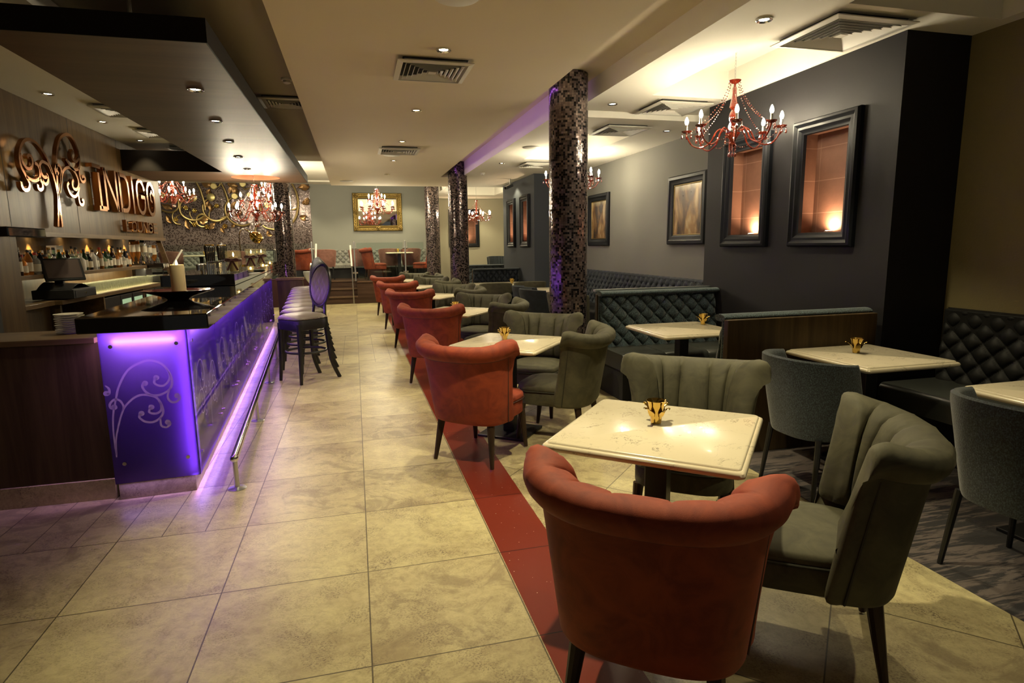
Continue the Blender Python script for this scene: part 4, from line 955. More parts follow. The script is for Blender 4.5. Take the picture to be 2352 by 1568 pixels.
for i in range(npan):
    a, b = i*pw+.004, (i+1)*pw-.004
    fp = MB().box(-.012, -.002, a if i else -.001, b, .115, 1.04).build('front_glass_panel', M['panel'], bar, smooth=0)
    etched(fp, a+.02, a+.54, .10, .96, lambda u, z: (-.0005, u, z), .007)
    etched(fp, a+.54, a+.98, .12, .84, lambda u, z: (-.0005, u, z), .007)
    bolts(fp, [(.0, a+.07, .24), (.0, b-.07, .24), (.0, a+.07, .95), (.0, b-.07, .95)], (1, 0, 0))
MB().cyl((-.39, .0155, .975), (-.07, .0155, .975), .015, .015, 12).build('end_light_tube', M['ledpink'], bar)
lt = MB()
for i in range(npan): lt.cyl((-.033, i*pw+.10, 1.0), (-.033, (i+1)*pw-.10, 1.0), .010, .010, 8)
lt.build('front_light_tube', M['ledpink'], bar)
def area(name, loc, rot, sx, sy, power, color, parent=None):
    l = bpy.data.lights.new(name, 'AREA'); l.shape = 'RECTANGLE'; l.size = sx; l.size_y = sy; l.energy = power; l.color = color
    o = bpy.data.objects.new(name, l); o.location = loc; o.rotation_euler = rot; COL.objects.link(o)
    if parent: o.parent = parent
    return o
VIO = (.50, .15, 1.0)
# led strips: under the counter overhang (wash over the glass), under the glass (onto the floor)
area('bar_led_front', (.10, Lb/2, 1.055), (0, radians(-20), 0), .02, Lb, 11, VIO, bar)
area('bar_led_cavity', (-.045, Lb/2, 1.03), (0, radians(-38), 0), .02, Lb, 230, VIO, bar)
area('bar_led_end_cavity', (-.23, .03, 1.03), (0, 0, 0), .40, .03, 5, VIO, bar)
area('trench_led', (1.79, 8.6, 2.98), (0, radians(-80), 0), .03, 6, 2.6, VIO)
area('bar_led_end', (-.23, -.20, 1.055), (radians(18), 0, 0), .42, .02, 1.2, VIO, bar)
area('bar_led_floor', (-.034, Lb/2, .127), (0, radians(-20), 0), .01, Lb, 10, (.36, .18, 1.0), bar)
area('bar_led_floor_end', (-.23, .0, .108), (radians(-20), 0, 0), .44, .02, .25, (.46, .26, 1.0), bar)
area('bar_led_corner', (-.028, .05, .58), (radians(-90), 0, 0), .015, .85, 1.1, VIO, bar)
# service counter to the left of the bar end
svc = thing('service_counter', 'dark walnut service counter with lighter wooden top left of the glowing panel', 'counter', (-2.6, 3.97, 0))
MB().box(-.33, 1.112, 0, .30, .13, .965).build('cabinet', M['darkwood'], svc, smooth=0)
MB().box(-.34, 1.104, -.03, .42, .967, 1.0).build('worktop', M['counterwood'], svc, smooth=0, bevel=.004)
MB().box(-.33, 1.112, -.01, .3, 0, .128).build('plinth', M['travp'], svc, smooth=0, bevel=.003)
for i in range(9):
    o = MB().lathe([(.04, 0), (.042, .004), (.075, .010), (.078, .013), (.072, .012), (.04, .007), (.002, .006)], 28).build('side_plate', M['porcelain'])
    o.location = (-1.72+random.uniform(-.004, .004), 4.22, 1.0+i*.0135); tag(o, 'white side plate in the stack on the service counter, %s from the bottom' % ordn[i], 'plate', 'stacked white plates')
tag(MB().box(-2.32, -2.12, 4.02, 4.16, 1.0005, 1.004).build('paper_sheet', M['paper'], smooth=0), 'white paper on the service counter at the left picture edge', 'paper')
# foot rail
fr = thing('foot_rail', 'polished steel foot rail on round-footed posts along the bar', 'foot rail', (BX, BY, 0), bang)
MB().cyl((.20, -.05, .205), (.20, 7.9, .205), .024, .024, 20).ball((.20, -.05, .205), .026, 16, 8).build('rail', M['chrome'], fr)
for k in range(6):
    y = -.03+k*1.585; p = MB().cyl((.20, y, .0), (.20, y, .19), .015, .015, 14).build('support', M['steel'], fr); MB().lathe([(.055, 0), (.055, .004), (.02, .009), (.016, .012)], 24, (.20, y, 0)).build('foot_disc', M['steel'], p)

# bar stools
def stool():
    t = thing('bar_stool', 'nearest black-framed bar stool with oval purple-lit tufted back', 'bar stool', group='bar stools along the bar')
    cushion(.225, .235, -.215, .715, .745, .035, .022, 4.2, .88).build('seat', M['stool'], t, smooth=50)
    cushion(.222, .232, -.212, 0.60, .714, .0, .008, 4.6, .88).build('seat_rail', M['black'], t, smooth=40)
    nh = MB()
    for x, y in outline(.228, .238, -.218, 84, 4.2, .88): nh.ball((x, y, .722), .0045, 5, 3)
    nh.build('nailhead_trim', M['bull'], t)
    for sx in (-1, 1):
        MB().tube([(sx*.185, .185, .67), (sx*.19, .19, .35), (sx*.205, .215, 0)], [.030, .026, .018], 8).build('leg', M['black'], t)
        MB().tube(smoothpath([(sx*.15, -.185, .72), (sx*.16, -.19, .5), (sx*.175, -.215, .22), (sx*.195, -.30, 0)], 4), .023, 8).build('leg', M['black'], t)
    ring = [( .20*cos(a), .20*sin(a)-.005, .34) for a in [2*pi*k/36 for k in range(36)]]
    MB().tube([(x*1.1, y*1.1, z) for x, y, z in ring], .014, 8, closed=True).build('foot_ring', M['black'], t)
    # oval back
    def bp(x, z, off): return (x, -.215-(z-.8)*.16+off+.35*x*x, z)
    cz, a_, b_ = 1.07, .185, .24
    MB().tube([bp(a_*cos(q), cz+b_*sin(q), 0) for q in [2*pi*k/48 for k in range(48)]], .016, 8, closed=True).build('back_frame', M['black'], t)
    for sx in (-1, 1): MB().tube([(sx*.12, -.20, .70), bp(sx*.10, cz-b_*.78, 0)], [.016, .015], 8).build('back_post', M['black'], t)
    mb = MB(); NR, NA = 18, 56
    def pad(side):
        def fn(i, j):
            r = j/(NR-1); q = 2*pi*i/NA; x = a_*.93*r*cos(q); z = b_*.93*r*sin(q); u, v = x/.042, z/.062
            d = (abs(sin(pi*(u+v)/2))*abs(sin(pi*(u-v)/2)))**.45; th = .012+.020*(1-r**4)*(.35+.65*d) if side > 0 else .012
            return bp(x, cz+z, side*th*(1 if r < .999 else .2))
        return fn
    mb.grid(pad(1), NA, NR, wu=True); mb.grid(pad(-1), NA, NR, wu=True, flip=True); mb.build('back_cushion', M['stool'], t, smooth=70)
    nh = MB()
    for k in range(60): q = 2*pi*k/60; nh.ball(bp(a_*.93*cos(q), cz+b_*.93*sin(q), .012), .0035, 5, 3)
    nh.build('nailhead_trim', M['bull'], t); return t
s0 = stool(); SSn = snapshot(s0)
for k in range(9):
    x, y = -.60-.041*k, 7.12+.62*k; rz = rot_to(-.79, -.61)
    if k == 0: s0.location = (x, y, 0); s0.rotation_euler = (0, 0, rz)
    else: dup(SSn, (x, y, 0), rz, 'black-framed tufted bar stool, %s from the near end of the row' % ordn[k])

# ---- things standing on the bar
bt = 1.15
t = thing('candle_dish', 'wide maroon lacquer dish on the near end of the bar', 'dish', (-1.235, 4.72, bt))
MB().lathe([(.07, 0), (.075, .006), (.10, .02), (.17, .042), (.235, .062), (.242, .068), (.235, .069), (.16, .052), (.08, .036), (.003, .032)], 40).build('bowl', M['maroon'], t); t.scale = (1, .75, 1)
t = thing('pillar_candle', 'large lit cream pillar candle standing in the maroon dish', 'candle', (-1.225, 4.72, bt+.034))
MB().lathe([(.047, 0), (.047, .20), (.044, .212), (.030, .208), (.008, .203)], 28).build('wax', M['wax'], t); MB().lathe([(.001, .203), (.006, .212), (.008, .220), (.005, .232), (.001, .244)], 10).build('flame', M['flame'], t); MB().cyl((0,0,.2), (0,0,.215), .0015, .0015, 5).build('wick', M['black'], t)
rt = 1.262
def hurricane(x, y, r, h, ch, label):
    t = thing('hurricane_jar', label, 'candle jar', (x, y, rt), group='glass candle jars with ribbons on the bar')
    MB().lathe([(r*.9, 0), (r, .006), (r, h), (r+.004, h+.003), (r-.003, h), (r-.004, .01), (.002, .008)], 28).build('glass', M['tumbler'], t)
    MB().cyl((0,0,.01), (0,0,ch), r*.55, r*.55, 20).build('candle', M['wax'], t); MB().lathe([(.001, ch), (.006, ch+.01), (.008, ch+.02), (.001, ch+.045)], 10).build('flame', M['flame'], t)
    b = MB().lathe([(r+.002, h*.52), (r+.004, h*.55), (r+.004, h*.62), (r+.002, h*.65)], 28)
    for s_ in (-1, 1):
        b.tube(smoothpath([(0, -r-.01, h*.58), (s_*.04, -r-.02, h*.66), (s_*.065, -r-.015, h*.58), (s_*.03, -r-.02, h*.54), (0, -r-.012, h*.58)], 4), .007, 6); b.beam((0, -r-.012, h*.58), (s_*.05, -r-.02, h*.1), .02, .004, (0, 1, 0))
    b.build('ribbon_bow', M['ribbon'], t)
hurricane(-1.22, 6.78, .075, .215, .16, 'glass candle jar with burgundy bow nearest the beer taps'); hurricane(-1.25, 8.1, .07, .235, .18, 'middle glass candle jar with burgundy bow on the bar'); hurricane(-1.30, 9.3, .07, .235, .18, 'farthest glass candle jar with burgundy bow on the bar')
for i, (x, y) in enumerate(((-1.03, 6.58), (-1.06, 7.65), (-1.14, 8.9))):
    t = thing('tealight_glass', ('small tealight glass before the first ribboned jar', 'small tealight glass before the middle ribboned jar', 'small tealight glass before the farthest ribboned jar')[i], 'tealight', (x, y, rt)); MB().lathe([(.028, 0), (.03, .004), (.034, .065), (.032, .065), (.026, .008), (.002, .008)], 20).build('glass', M['tumbler'], t); MB().cyl((0,0,.009), (0,0,.03), .024, .024, 14).build('wax', M['wax'], t); MB().ball((0,0,.042), .008, 8, 6, (1, 1, 1.6)).build('flame', M['flame'], t)
def flame_light(loc, e, r=.01):
    l = bpy.data.lights.new('flame_light', 'POINT'); l.energy = e; l.color = (1, .60, .25); l.shadow_soft_size = r
    o = bpy.data.objects.new('flame_light', l); o.location = loc; COL.objects.link(o)
flame_light((-1.225, 4.72, bt+.31), 2.2)
# beer taps
for k in range(11):
    x, y = -1.50+.0-.006*k, 6.9+.115*k+(.16 if k > 4 else 0); t = thing('beer_tap', 'black handled beer tap, %s of the row on the bar' % ordn[k], 'beer tap', (x, y, rt), group='beer taps on the bar')
    if k: pass
    MB().cyl((0,0,0), (0,0,.11), .012, .012, 10).cyl((0,0,.10), (.06, 0, .095), .008, .008, 8).build('spout', M['chrome'], t); MB().lathe([(.007, .11), (.011, .13), (.017, .20), (.019, .26), (.016, .275)], 12).build('handle', M['blackgloss'], t); MB().ball((0,0,.283), .010, 8, 6).build('finial', M['brass'], t)
t = thing('tap_manifold', 'chrome tap rail carrying the row of beer taps', 'tap rail', (-1.545, 7.55, rt)); MB().box(-.05, -.015, -.72, .85, .02, .09).build('rail', M['chrome'], t, smooth=0, bevel=.01); MB().cyl((-.03, -.5, 0), (-.03, -.5, .03), .03, .03, 12).cyl((-.03, .6, 0), (-.03, .6, .03), .03, .03, 12).build('foot', M['chrome'], t)
# brass flower lamp
t = thing('flower_lamp', 'brass tulip-headed lamp on a hooked stem behind the candle jars', 'lamp', (-1.58, 9.35, rt))
MB().tube(smoothpath([(0, 0, 0), (0, 0, .30), (.0, 0, .44), (.04, 0, .51), (.10, 0, .505), (.14, 0, .47)], 5), .006, 8).build('stem', M['brass'], t); MB().cyl((0,0,0), (0,0,.015), .06, .06, 20).build('base', M['brass'], t)
hd = MB(); n = 48
for j in range(1):
    hd.grid(lambda i, j: (lambda r, ax, q: (.14+ax*.75+r*sin(q)*0+r*cos(q)*.62, r*sin(q), .47-ax*.62+r*cos(q)*.75))([.006, .035, .062, .075, .074, .062, .045][j]*(1+.10*abs(sin(4*2*pi*i/n))), [0, .02, .06, .10, .14, .175, .20][j], 2*pi*i/n), n, 7, wu=True)
hd.build('petal_head', M['brass'], t, smooth=60)
# glasses tower: small black stool-like stand on the raised bar end
t = thing('glass_rack', 'small black rack stand on the far end of the bar', 'rack', (-1.55, 11.2, rt)); MB().box(-.22, .22, -.12, .12, .2, .215).build('shelf', M['black'], t, smooth=0)
for sx in (-1, 1):
    for sy in (-1, 1): MB().cyl((sx*.2, sy*.1, 0), (sx*.2, sy*.1, .2), .008, .008, 6).build('leg', M['black'], t)

# ================================================================= BACK BAR
bb = thing('back_bar_cabinet', 'wooden back bar cabinet under the sign wall with open shelf and fridges', 'cabinet', (-3.2, 8.95, 0))
# local origin shift helper
def lb(mb, ox=-3.2, oy=8.95): mb.v = [(x-ox, y-oy, z) for x, y, z in mb.v]; return mb
lb(MB().box(-3.455, -2.94, 7.1, 10.98, .955, 1.0)).build('worktop', M['shelfwood'], bb, smooth=0, bevel=.004)
lb(MB().box(-3.45, -2.97, 7.11, 7.15, 0, .954)).build('end_panel', M['darkwood'], bb, smooth=0)
lb(MB().box(-3.45, -3.42, 7.15, 10.9, 0, .954).box(-3.42, -2.97, 7.15, 10.9, 0, .12).box(-3.42, -3.0, 7.15, 8.2, .60, .62)).build('carcass', M['matte'], bb, smooth=0)
for y in (8.2, 9.62): lb(MB().box(-3.42, -2.96, y, y+.035, .12, .954)).build('upright', M['shelfwood'], bb, smooth=0)
for i, y in enumerate((8.75, 9.19, 9.70, 10.14)):
    fd = lb(MB().box(-3.0, -2.965, y, y+.42, .14, .93)).build('fridge_door', M['black'], bb, smooth=0, bevel=.004)
    lb(MB().box(-2.964, -2.961, y+.05, y+.37, .22, .87)).build('lit_pane', M['fridgepane'] if 'fridgepane' in M else M['fridge'], fd, smooth=0)
lb(MB().box(-3.42, -2.965, 8.25, 8.74, .14, .93)).build('drawer_unit', M['black'], bb, smooth=0, bevel=.004)
sh = MB().box(-3.455, -3.13, 6.44, 10.46, 1.225, 1.268).build('bottle_shelf', M['shelfwood'], smooth=0, bevel=.003); tag(sh, 'long wooden shelf full of bottles in the niche behind the bar', 'shelf')
cb = thing('base_cabinet', 'dark walnut base cabinet below the till', 'cabinet', (-3.3, 6.78, 0)); MB().box(-.15, .25, -.36, .30, 0, .95).build('body', M['darkwood'], cb, smooth=0); MB().box(-.15, .30, -.36, .31, .955, 1.0).build('top', M['shelfwood'], cb, smooth=0, bevel=.004)
# bottle kinds
def bottle_kind(i):
    R, Hb, hs, nr, nh = [(.038, .19, .05, .014, .06), (.042, .17, .03, .016, .075), (.036, .20, .06, .013, .05), (.046, .15, .04, .016, .06), (.034, .22, .04, .014, .08), (.040, .18, .035, .02, .03)][i]
    return [(R*.9, 0), (R, .006), (R, Hb), (R*.92, Hb+hs*.3), (nr*1.3, Hb+hs), (nr, Hb+hs+.01), (nr, Hb+hs+nh)], R, Hb, Hb+hs+nh, nr
protos = {}
colors = ['dark green', 'dark green', 'dark brown', 'amber', 'amber', 'clear', 'black', 'amber', 'clear', 'white', 'dark green', 'clear', 'dark brown', 'pale green', 'clear', 'white', 'dark green', 'black', 'white', 'clear', 'amber', 'pale green']
caps = ['white', 'black', 'black', 'gold', 'black', 'gold', 'red', 'black', 'black', 'white', 'red', 'black', 'gold', 'white', 'black', 'black', 'gold']
def bottle(kind, col, cap, loc, label, group):
    key = (kind, col, cap)
    if key not in protos:
        prof, R, Hb, Ht, nr = bottle_kind(kind); t = thing('liquor_bottle', label, 'bottle', loc, group=group); t.scale = (1, 1, .80)
        MB().lathe(prof, 18).build('glass_body', BG[col], t); MB().lathe([(nr+.002, Ht-.028), (nr+.003, Ht-.02), (nr+.002, Ht+.006)], 12).build('cap', CAPS[cap], t)
        MB().lathe([(R+.0008, Hb*.22), (R+.0008, Hb*.78)], 18, cap=False).build('label', M['labelc'] if col not in ('white',) else M['paper'], t)
        protos[key] = snapshot(t); return t
    return dup(protos[key], loc, random.uniform(0, 6), label, group, scale=(1, 1, random.uniform(.70, .95)))
y = 6.62; i = 0; cnt = [0, 0]
random.seed(3)
for row, (xx, y0, y1, st_) in enumerate(((-3.20, 6.70, 9.95, .105), (-3.31, 6.62, 10.2, .128))):
    y = y0; k = 0
    while y < y1:
        if row and 8.0 < y < 8.26: y = 8.27
        col = colors[(k*(3 if row else 1)+row*5) % len(colors)]; kind = (k*5+row*2) % 6; cap = caps[(k*2+row) % len(caps)]
        bottle(kind, col, cap, (xx+random.uniform(-.012, .012), y, 1.2685), '%s bottle with %s cap, %s from the till in the %s row' % (col, cap, ordn[k] if k < 30 else 'last', ('front', 'rear')[row]), 'bottles on the back bar shelf')
        y += st_+random.uniform(-.004, .012); k += 1
# optics: upside down bottles at the end of the shelf
for k in range(6):
    t = thing('optic_bottle', '%s upturned spirit bottle hanging at the far end of the bottle shelf' % ordn[k], 'bottle', (-3.08+(.0 if k % 2 else -.12), 10.12+.11*k, 1.30), group='upturned bottles on the optics')
    pr_, R, Hb, Ht, nr = bottle_kind(k % 6); col = ['amber', 'clear', 'amber', 'clear', 'dark green', 'amber'][k]
    MB().lathe([(r, Ht-z+.03) for r, z in reversed(pr_)], 16).build('glass_body', BG[col], t); MB().lathe([(R+.001, Ht-Hb*.8+.03), (R+.001, Ht-Hb*.25+.03)], 16, cap=False).build('label', M['labelc'], t); MB().cyl((0,0,0), (0,0,.035), .014, .018, 10).build('measure', M['chrome'], t)
# tumblers in rows on the worktop, seen as a crowd of glass
gl = MB().lathe([(.026, 0), (.028, .004), (.034, .11), (.0325, .11), (.0265, .010), (.002, .009)], 14).build('highball_glass', M['tumbler']); tag(gl, 'clear tumbler in the ranks of glasses on the back bar worktop', 'glass', 'tumblers ranked on the back bar worktop')
first = True
for a in range(30):
    for b in range(3):
        x, y = -3.06-.085*b, 8.05+.078*a+.02*b
        if y > 10.5: continue
        if first: gl.location = (x, y, 1.0032); first = False
        else: o = gl.copy(); COL.objects.link(o); o.location = (x, y, 1.0032)
# beer glasses under the worktop
bgm = MB().lathe([(.024, 0), (.026, .004), (.024, .04), (.036, .12), (.038, .15), (.0365, .15), (.034, .12), (.022, .04), (.002, .012)], 14)
for k in range(9):
    o = bgm.build('beer_glass', M['tumbler']) if k == 0 else o0.copy()
    if k == 0: o0 = o
    else: COL.objects.link(o)
    o.location = (-3.05-.12*(k % 2), 7.25+.10*k, .62); tag(o, 'beer glass on the open shelf under the back bar worktop', 'glass', 'beer glasses on the open shelf')
# till
t = thing('cash_register', 'black till with tilted touch screen on the back bar', 'till', (-3.04, 7.42, 1.0), 0)
MB().box(-.19, .19, -.26, .30, .01, .105).build('cash_drawer', M['matte'], t, smooth=0, bevel=.006); dr = MB().box(.191, .195, -.23, .27, .02, .09).build('drawer_front', M['black'], t, smooth=0); MB().cyl((.195, .02, .055), (.199, .02, .055), .008, .008, 10).build('lock', M['brass'], dr)
MB().loft([[(x, yy, .106), (x, yy, z)] + [(x+.001, yy, z)] for x, yy, z in ((-.15, 0, .11),)]) if False else None
bd = MB(); bd.grid(lambda i, j: (-.16+.32*i/8, -.22+.44*j/10, .107+.075*sin(pi*j/10)*(1-.35*i/8)), 9, 11); bd.box(-.16, .16, -.22, .22, .105, .110); bd.build('body_hump', M['black'], t, smooth=60)
MB().beam((-.02, -.02, .15), (-.02, -.04, .25), .08, .05).build('screen_stand', M['black'], t, smooth=0, bevel=.008)
def scr(mb): # tilt the screen toward the bartender / camera
    R_ = Matrix.Rotation(radians(-28), 4, 'X') @ Matrix.Identity(4); Rz = Matrix.Rotation(radians(38), 4, 'Z'); mb.v = [tuple((Rz @ R_ @ Vector(p))+Vector((.035, -.05, .31))) for p in mb.v]; return mb
scr(MB().box(-.18, .18, -.012, .018, -.13, .13)).build('screen_housing', M['black'], t, smooth=0, bevel=.006); scr(MB().box(-.155, .155, -.0135, -.0125, -.105, .11)).build('screen', M['screen'], t, smooth=0)
t = thing('paper_cup', 'white mug at the near end of the bottle shelf', 'mug', (-3.17, 6.52, 1.2685)); MB().lathe([(.036, 0), (.038, .004), (.043, .10), (.041, .10), (.036, .008), (.002, .007)], 20).build('body', M['porcelain'], t); MB().tube(smoothpath([(.04, 0, .08), (.065, 0, .075), (.066, 0, .04), (.038, 0, .03)], 4), .005, 6).build('handle', M['porcelain'], t)
for i in range(3):
    t = thing('menu_card', 'small framed card leaning beside the till, %s from the wall' % ordn[i], 'card', (-3.14-.04*i, 6.60+.085*i, 1.0), .5, group='framed cards beside the till'); MB().box(-.035, .035, -.004, .004, 0, .13).build('frame', M['cream2'], t, smooth=0); MB().box(-.028, .028, -.0055, -.0045, .008, .122).build('card', M['matte'], t, smooth=0)
t = thing('gift_box', 'pale boxed spirit bottle standing behind the till', 'box', (-3.37, 8.13, 1.2685)); MB().box(-.05, .05, -.08, .08, 0, .20).build('carton', M['matte'], t, smooth=0, bevel=.003); MB().box(-.051, .051, -.081, .081, .20, .30).build('lid', M['cream2'], t, smooth=0, bevel=.003)
tag(MB().beam((-3.05, 10.86, 1.66), (-2.80, 10.86, .66), .07, .035, (0, 1, 0)).build('timber_strut', M['shelfwood'], smooth=0), 'slanting wooden strut from the sign wall down behind the bar', 'strut')
tag(MB().box(-3.28, -2.97, 7.98, 10.4, 1.0005, 1.003).build('bar_mat', mat('cream_mat', (.62, .54, .38), .7), smooth=0), 'long cream mat under the tumblers on the back bar worktop', 'mat')
t = thing('coffee_machine', 'black coffee machine with round emblems at the far end of the back bar', 'coffee machine', (-3.12, 10.66, 1.0)); MB().box(-.2, .2, -.16, .16, 0, .10).box(-.2, -.05, -.16, .16, .10, .28).build('body', M['black'], t, smooth=0, bevel=.01); MB().box(-.2, .2, -.16, .16, .21, .30).build('head', M['blackgloss'], t, smooth=0, bevel=.01)
for k in range(3): MB().cyl((.2, -.10+.1*k, .255), (.206, -.10+.1*k, .255), .032, .032, 16).build('emblem', M['porcelain'], t)
MB().box(-.05, .18, -.14, .14, .10, .115).build('drip_tray', M['chrome'], t, smooth=0)
# black box at left edge + niche spots
tag(MB().box(-2.94, -2.62, 5.6, 6.2, 1.62, 1.70).build('wall_screen', M['blackgloss'], smooth=0, bevel=.01), 'black wall-mounted unit at the left picture edge', 'screen')
for k, yy in enumerate((7.0, 7.75, 8.5, 9.25, 10.0, 10.6)):
    downlight(-3.40, yy, 1.69, 'tiny spot lamp under the sign wall lighting the bottles, %s from the till' % ordn[k], 46, 'spot lamps over the bottle shelf', size=70, color=(1, .72, .32), radius=.015)
area('counter_fill', (-3.17, 9.3, 1.218), (0, radians(25), 0), .04, 2.6, 17, (1, .85, .5))  # added fill light under the shelf, brightening the tumblers and wall behind

# ---- copper sign: tree scroll and lettering
def sgn(cx, cy):   # picture trace of the sign, turned once into metres on the timber wall (plane x = -2.86)
    u, v = cx/5.6, 280+cy/5.6; d = rr*((u-1176)/1367)+dd*((v-784)/1367)+fw; k = -2.87/d.x; return (d.y*k, 1.5+d.z*k)
sign = thing('tree_emblem', 'copper scrolling tree emblem on the timber sign wall', 'wall emblem', (-2.95, 7.2, 2.1))
paths = [[(800,1345),(778,1180),(757,1020),(735,900),(700,760),(650,600),(600,470),(540,370),(470,280),(400,235),(340,225),(290,260),(255,340),(245,450),(265,570),(310,660),(350,740),(375,800),(362,865),(315,875),(278,830),(268,770)],
 [(258,400),(280,500),(310,560),(350,600),(395,590),(415,530),(400,450),(365,425),(345,455)],
 [(665,660),(620,560),(570,520),(530,512),(505,560),(520,640),(550,700),(585,712),(600,680)],
 [(330,700),(400,745),(450,755),(495,730),(510,680),(500,600),(470,545),(440,530)],
 [(500,720),(540,790),(545,850),(515,872),(485,845),(480,800)], [(545,760),(580,800),(610,770),(612,710),(590,665)],
 [(745,1345),(748,1180),(745,1000),(738,880),(728,700),(722,550),(725,400),(740,300),(770,210),(820,165),(870,160),(920,200),(965,280),(1000,380),(1020,480),(1018,560),(1000,602),(960,615),(910,590),(870,520),(840,480)],
 [(1010,430),(1000,480),(970,510),(930,480),(915,420),(935,365)], [(1012,590),(1020,690),(1040,750),(1072,772),(1092,735),(1070,698),(1048,712)],
 [(768,900),(780,760),(800,650),(840,595),(890,585),(940,620),(980,690),(1005,770),(1000,840),(970,870),(935,840),(925,780),(940,745)],
 [(1015,830),(1000,910),(960,960),(910,935),(880,880),(862,820),(880,780)], [(1000,920),(1010,980),(1025,1050),(1060,1065),(1072,1020),(1050,995)],
 [(766,900),(775,780),(785,650),(770,580),(740,550),(710,580),(705,630),(728,672),(745,640)]]
for P in paths:
    q = smoothpath([(*sgn(a, b), 0) for a, b in P], 5); MB().ribbon([(a-7.2, b-2.1) for a, b, _ in q], .030, .048, .085).build('scroll_bar', M['copper'], sign, smooth=50)
MB().cyl((.0005, .07, -.35), (.03, .07, -.35), .006, .006, 6).build('spacer', M['copper'], sign)
def letter(ch, y0, y1, z0, z1, w, x0, x1):
    mb = MB(); y0 += w/2; y1 -= w/2; a, b = z0+w/2, z1-w/2; my = (y0+y1)/2; ry = (y1-y0)/2; rz = min(ry*1.3, (b-a)/3)
    def arc(cy, cz, t0, t1, n=10): return [(cy+ry*cos(radians(t0+(t1-t0)*i/n)), cz+rz*sin(radians(t0+(t1-t0)*i/n))) for i in range(n+1)]
    R = lambda p: mb.ribbon(p, w, x0, x1)
    if ch == 'I': R([(my, z0), (my, z1)])
    if ch == 'N': R([(y0, z0), (y0, z1)]); R([(y0, z1-.01), (y1, z0+.01)]); R([(y1, z0), (y1, z1)])
    if ch == 'D': R([(y0, z0), (y0, z1)]); R([(y0, b), (my, b)]+arc(my, b-rz, 90, 0)[1:]+[(y1, a+rz)]+arc(my, a+rz, 0, -90)+[(y0, a)])
    if ch == 'O': R(arc(my, b-rz, 0, 180)+arc(my, a+rz, 180, 360)+[(y1, b-rz)])
    if ch == 'G': R([(y1, b-rz)]+arc(my, b-rz, 0, 180)+arc(my, a+rz, 180, 360)+[(y1, (a+b)/2), (my, (a+b)/2)])
    if ch == 'L': R([(y0, z1), (y0, a), (y1+w/2, a)])
    if ch == 'U': R([(y0, z1), (y0, a+rz)]+arc(my, a+rz, 180, 360)+[(y1, z1)])
    if ch == 'E': R([(y1+w/2, b), (y0, b), (y0, a), (y1+w/2, a)]); R([(y0, (a+b)/2), (y1, (a+b)/2)])
    return mb
Z0, Z1 = 1.99, 2.49
for chh, a, b, lbx in (('I', 8.17, 8.25, 'copper first letter I of the large sign word'), ('N', 8.36, 8.76, 'copper letter N of the large sign word'), ('D', 8.83, 9.18, 'copper letter D of the large sign word'), ('I', 9.27, 9.36, 'copper second letter I of the large sign word'), ('G', 9.45, 9.81, 'copper letter G of the large sign word'), ('O', 9.88, 10.24, 'copper letter O with inner curl ending the large sign word')):
    t = letter(chh, a, b, Z0, Z1 if (a > 8.3) else Z1-.08, .052, -2.93, -2.86)
    if chh == 'O': t.ribbon([(10.17, 2.30), (10.10, 2.36), (10.04, 2.30), (10.05, 2.22), (10.11, 2.20)], .03, -2.93, -2.86)
    if a < 8.3: t.box(-2.93, -2.86, 8.05, 8.28, Z1-.035, Z1+.01); t.box(-2.93, -2.86, 8.14, 8.36, Z0-.02, Z0+.035)
    for zz in (Z0+.12, Z1-.14): t.cyl((-2.949, (a+.02) if a > 8.3 else 8.21, zz), (-2.929, (a+.02) if a > 8.3 else 8.21, zz), .006, .006, 6)
    tag(t.build('sign_letter', M['copper'], smooth=40), lbx, 'sign letter', 'large copper letters on the timber wall')
x = 9.0
for k, chh in enumerate('LOUNGE'):
    lt_ = letter(chh, x, x+.19, 1.745, 1.90, .026, -2.93, -2.885); lt_.cyl((-2.949, x+.013, 1.82), (-2.929, x+.013, 1.82), .005, .005, 6)
    tag(lt_.build('sign_letter', M['copper'], smooth=40), 'small copper letter %s of the lower sign word' % chh, 'sign letter', 'small copper letters of the lower sign word'); x += .224

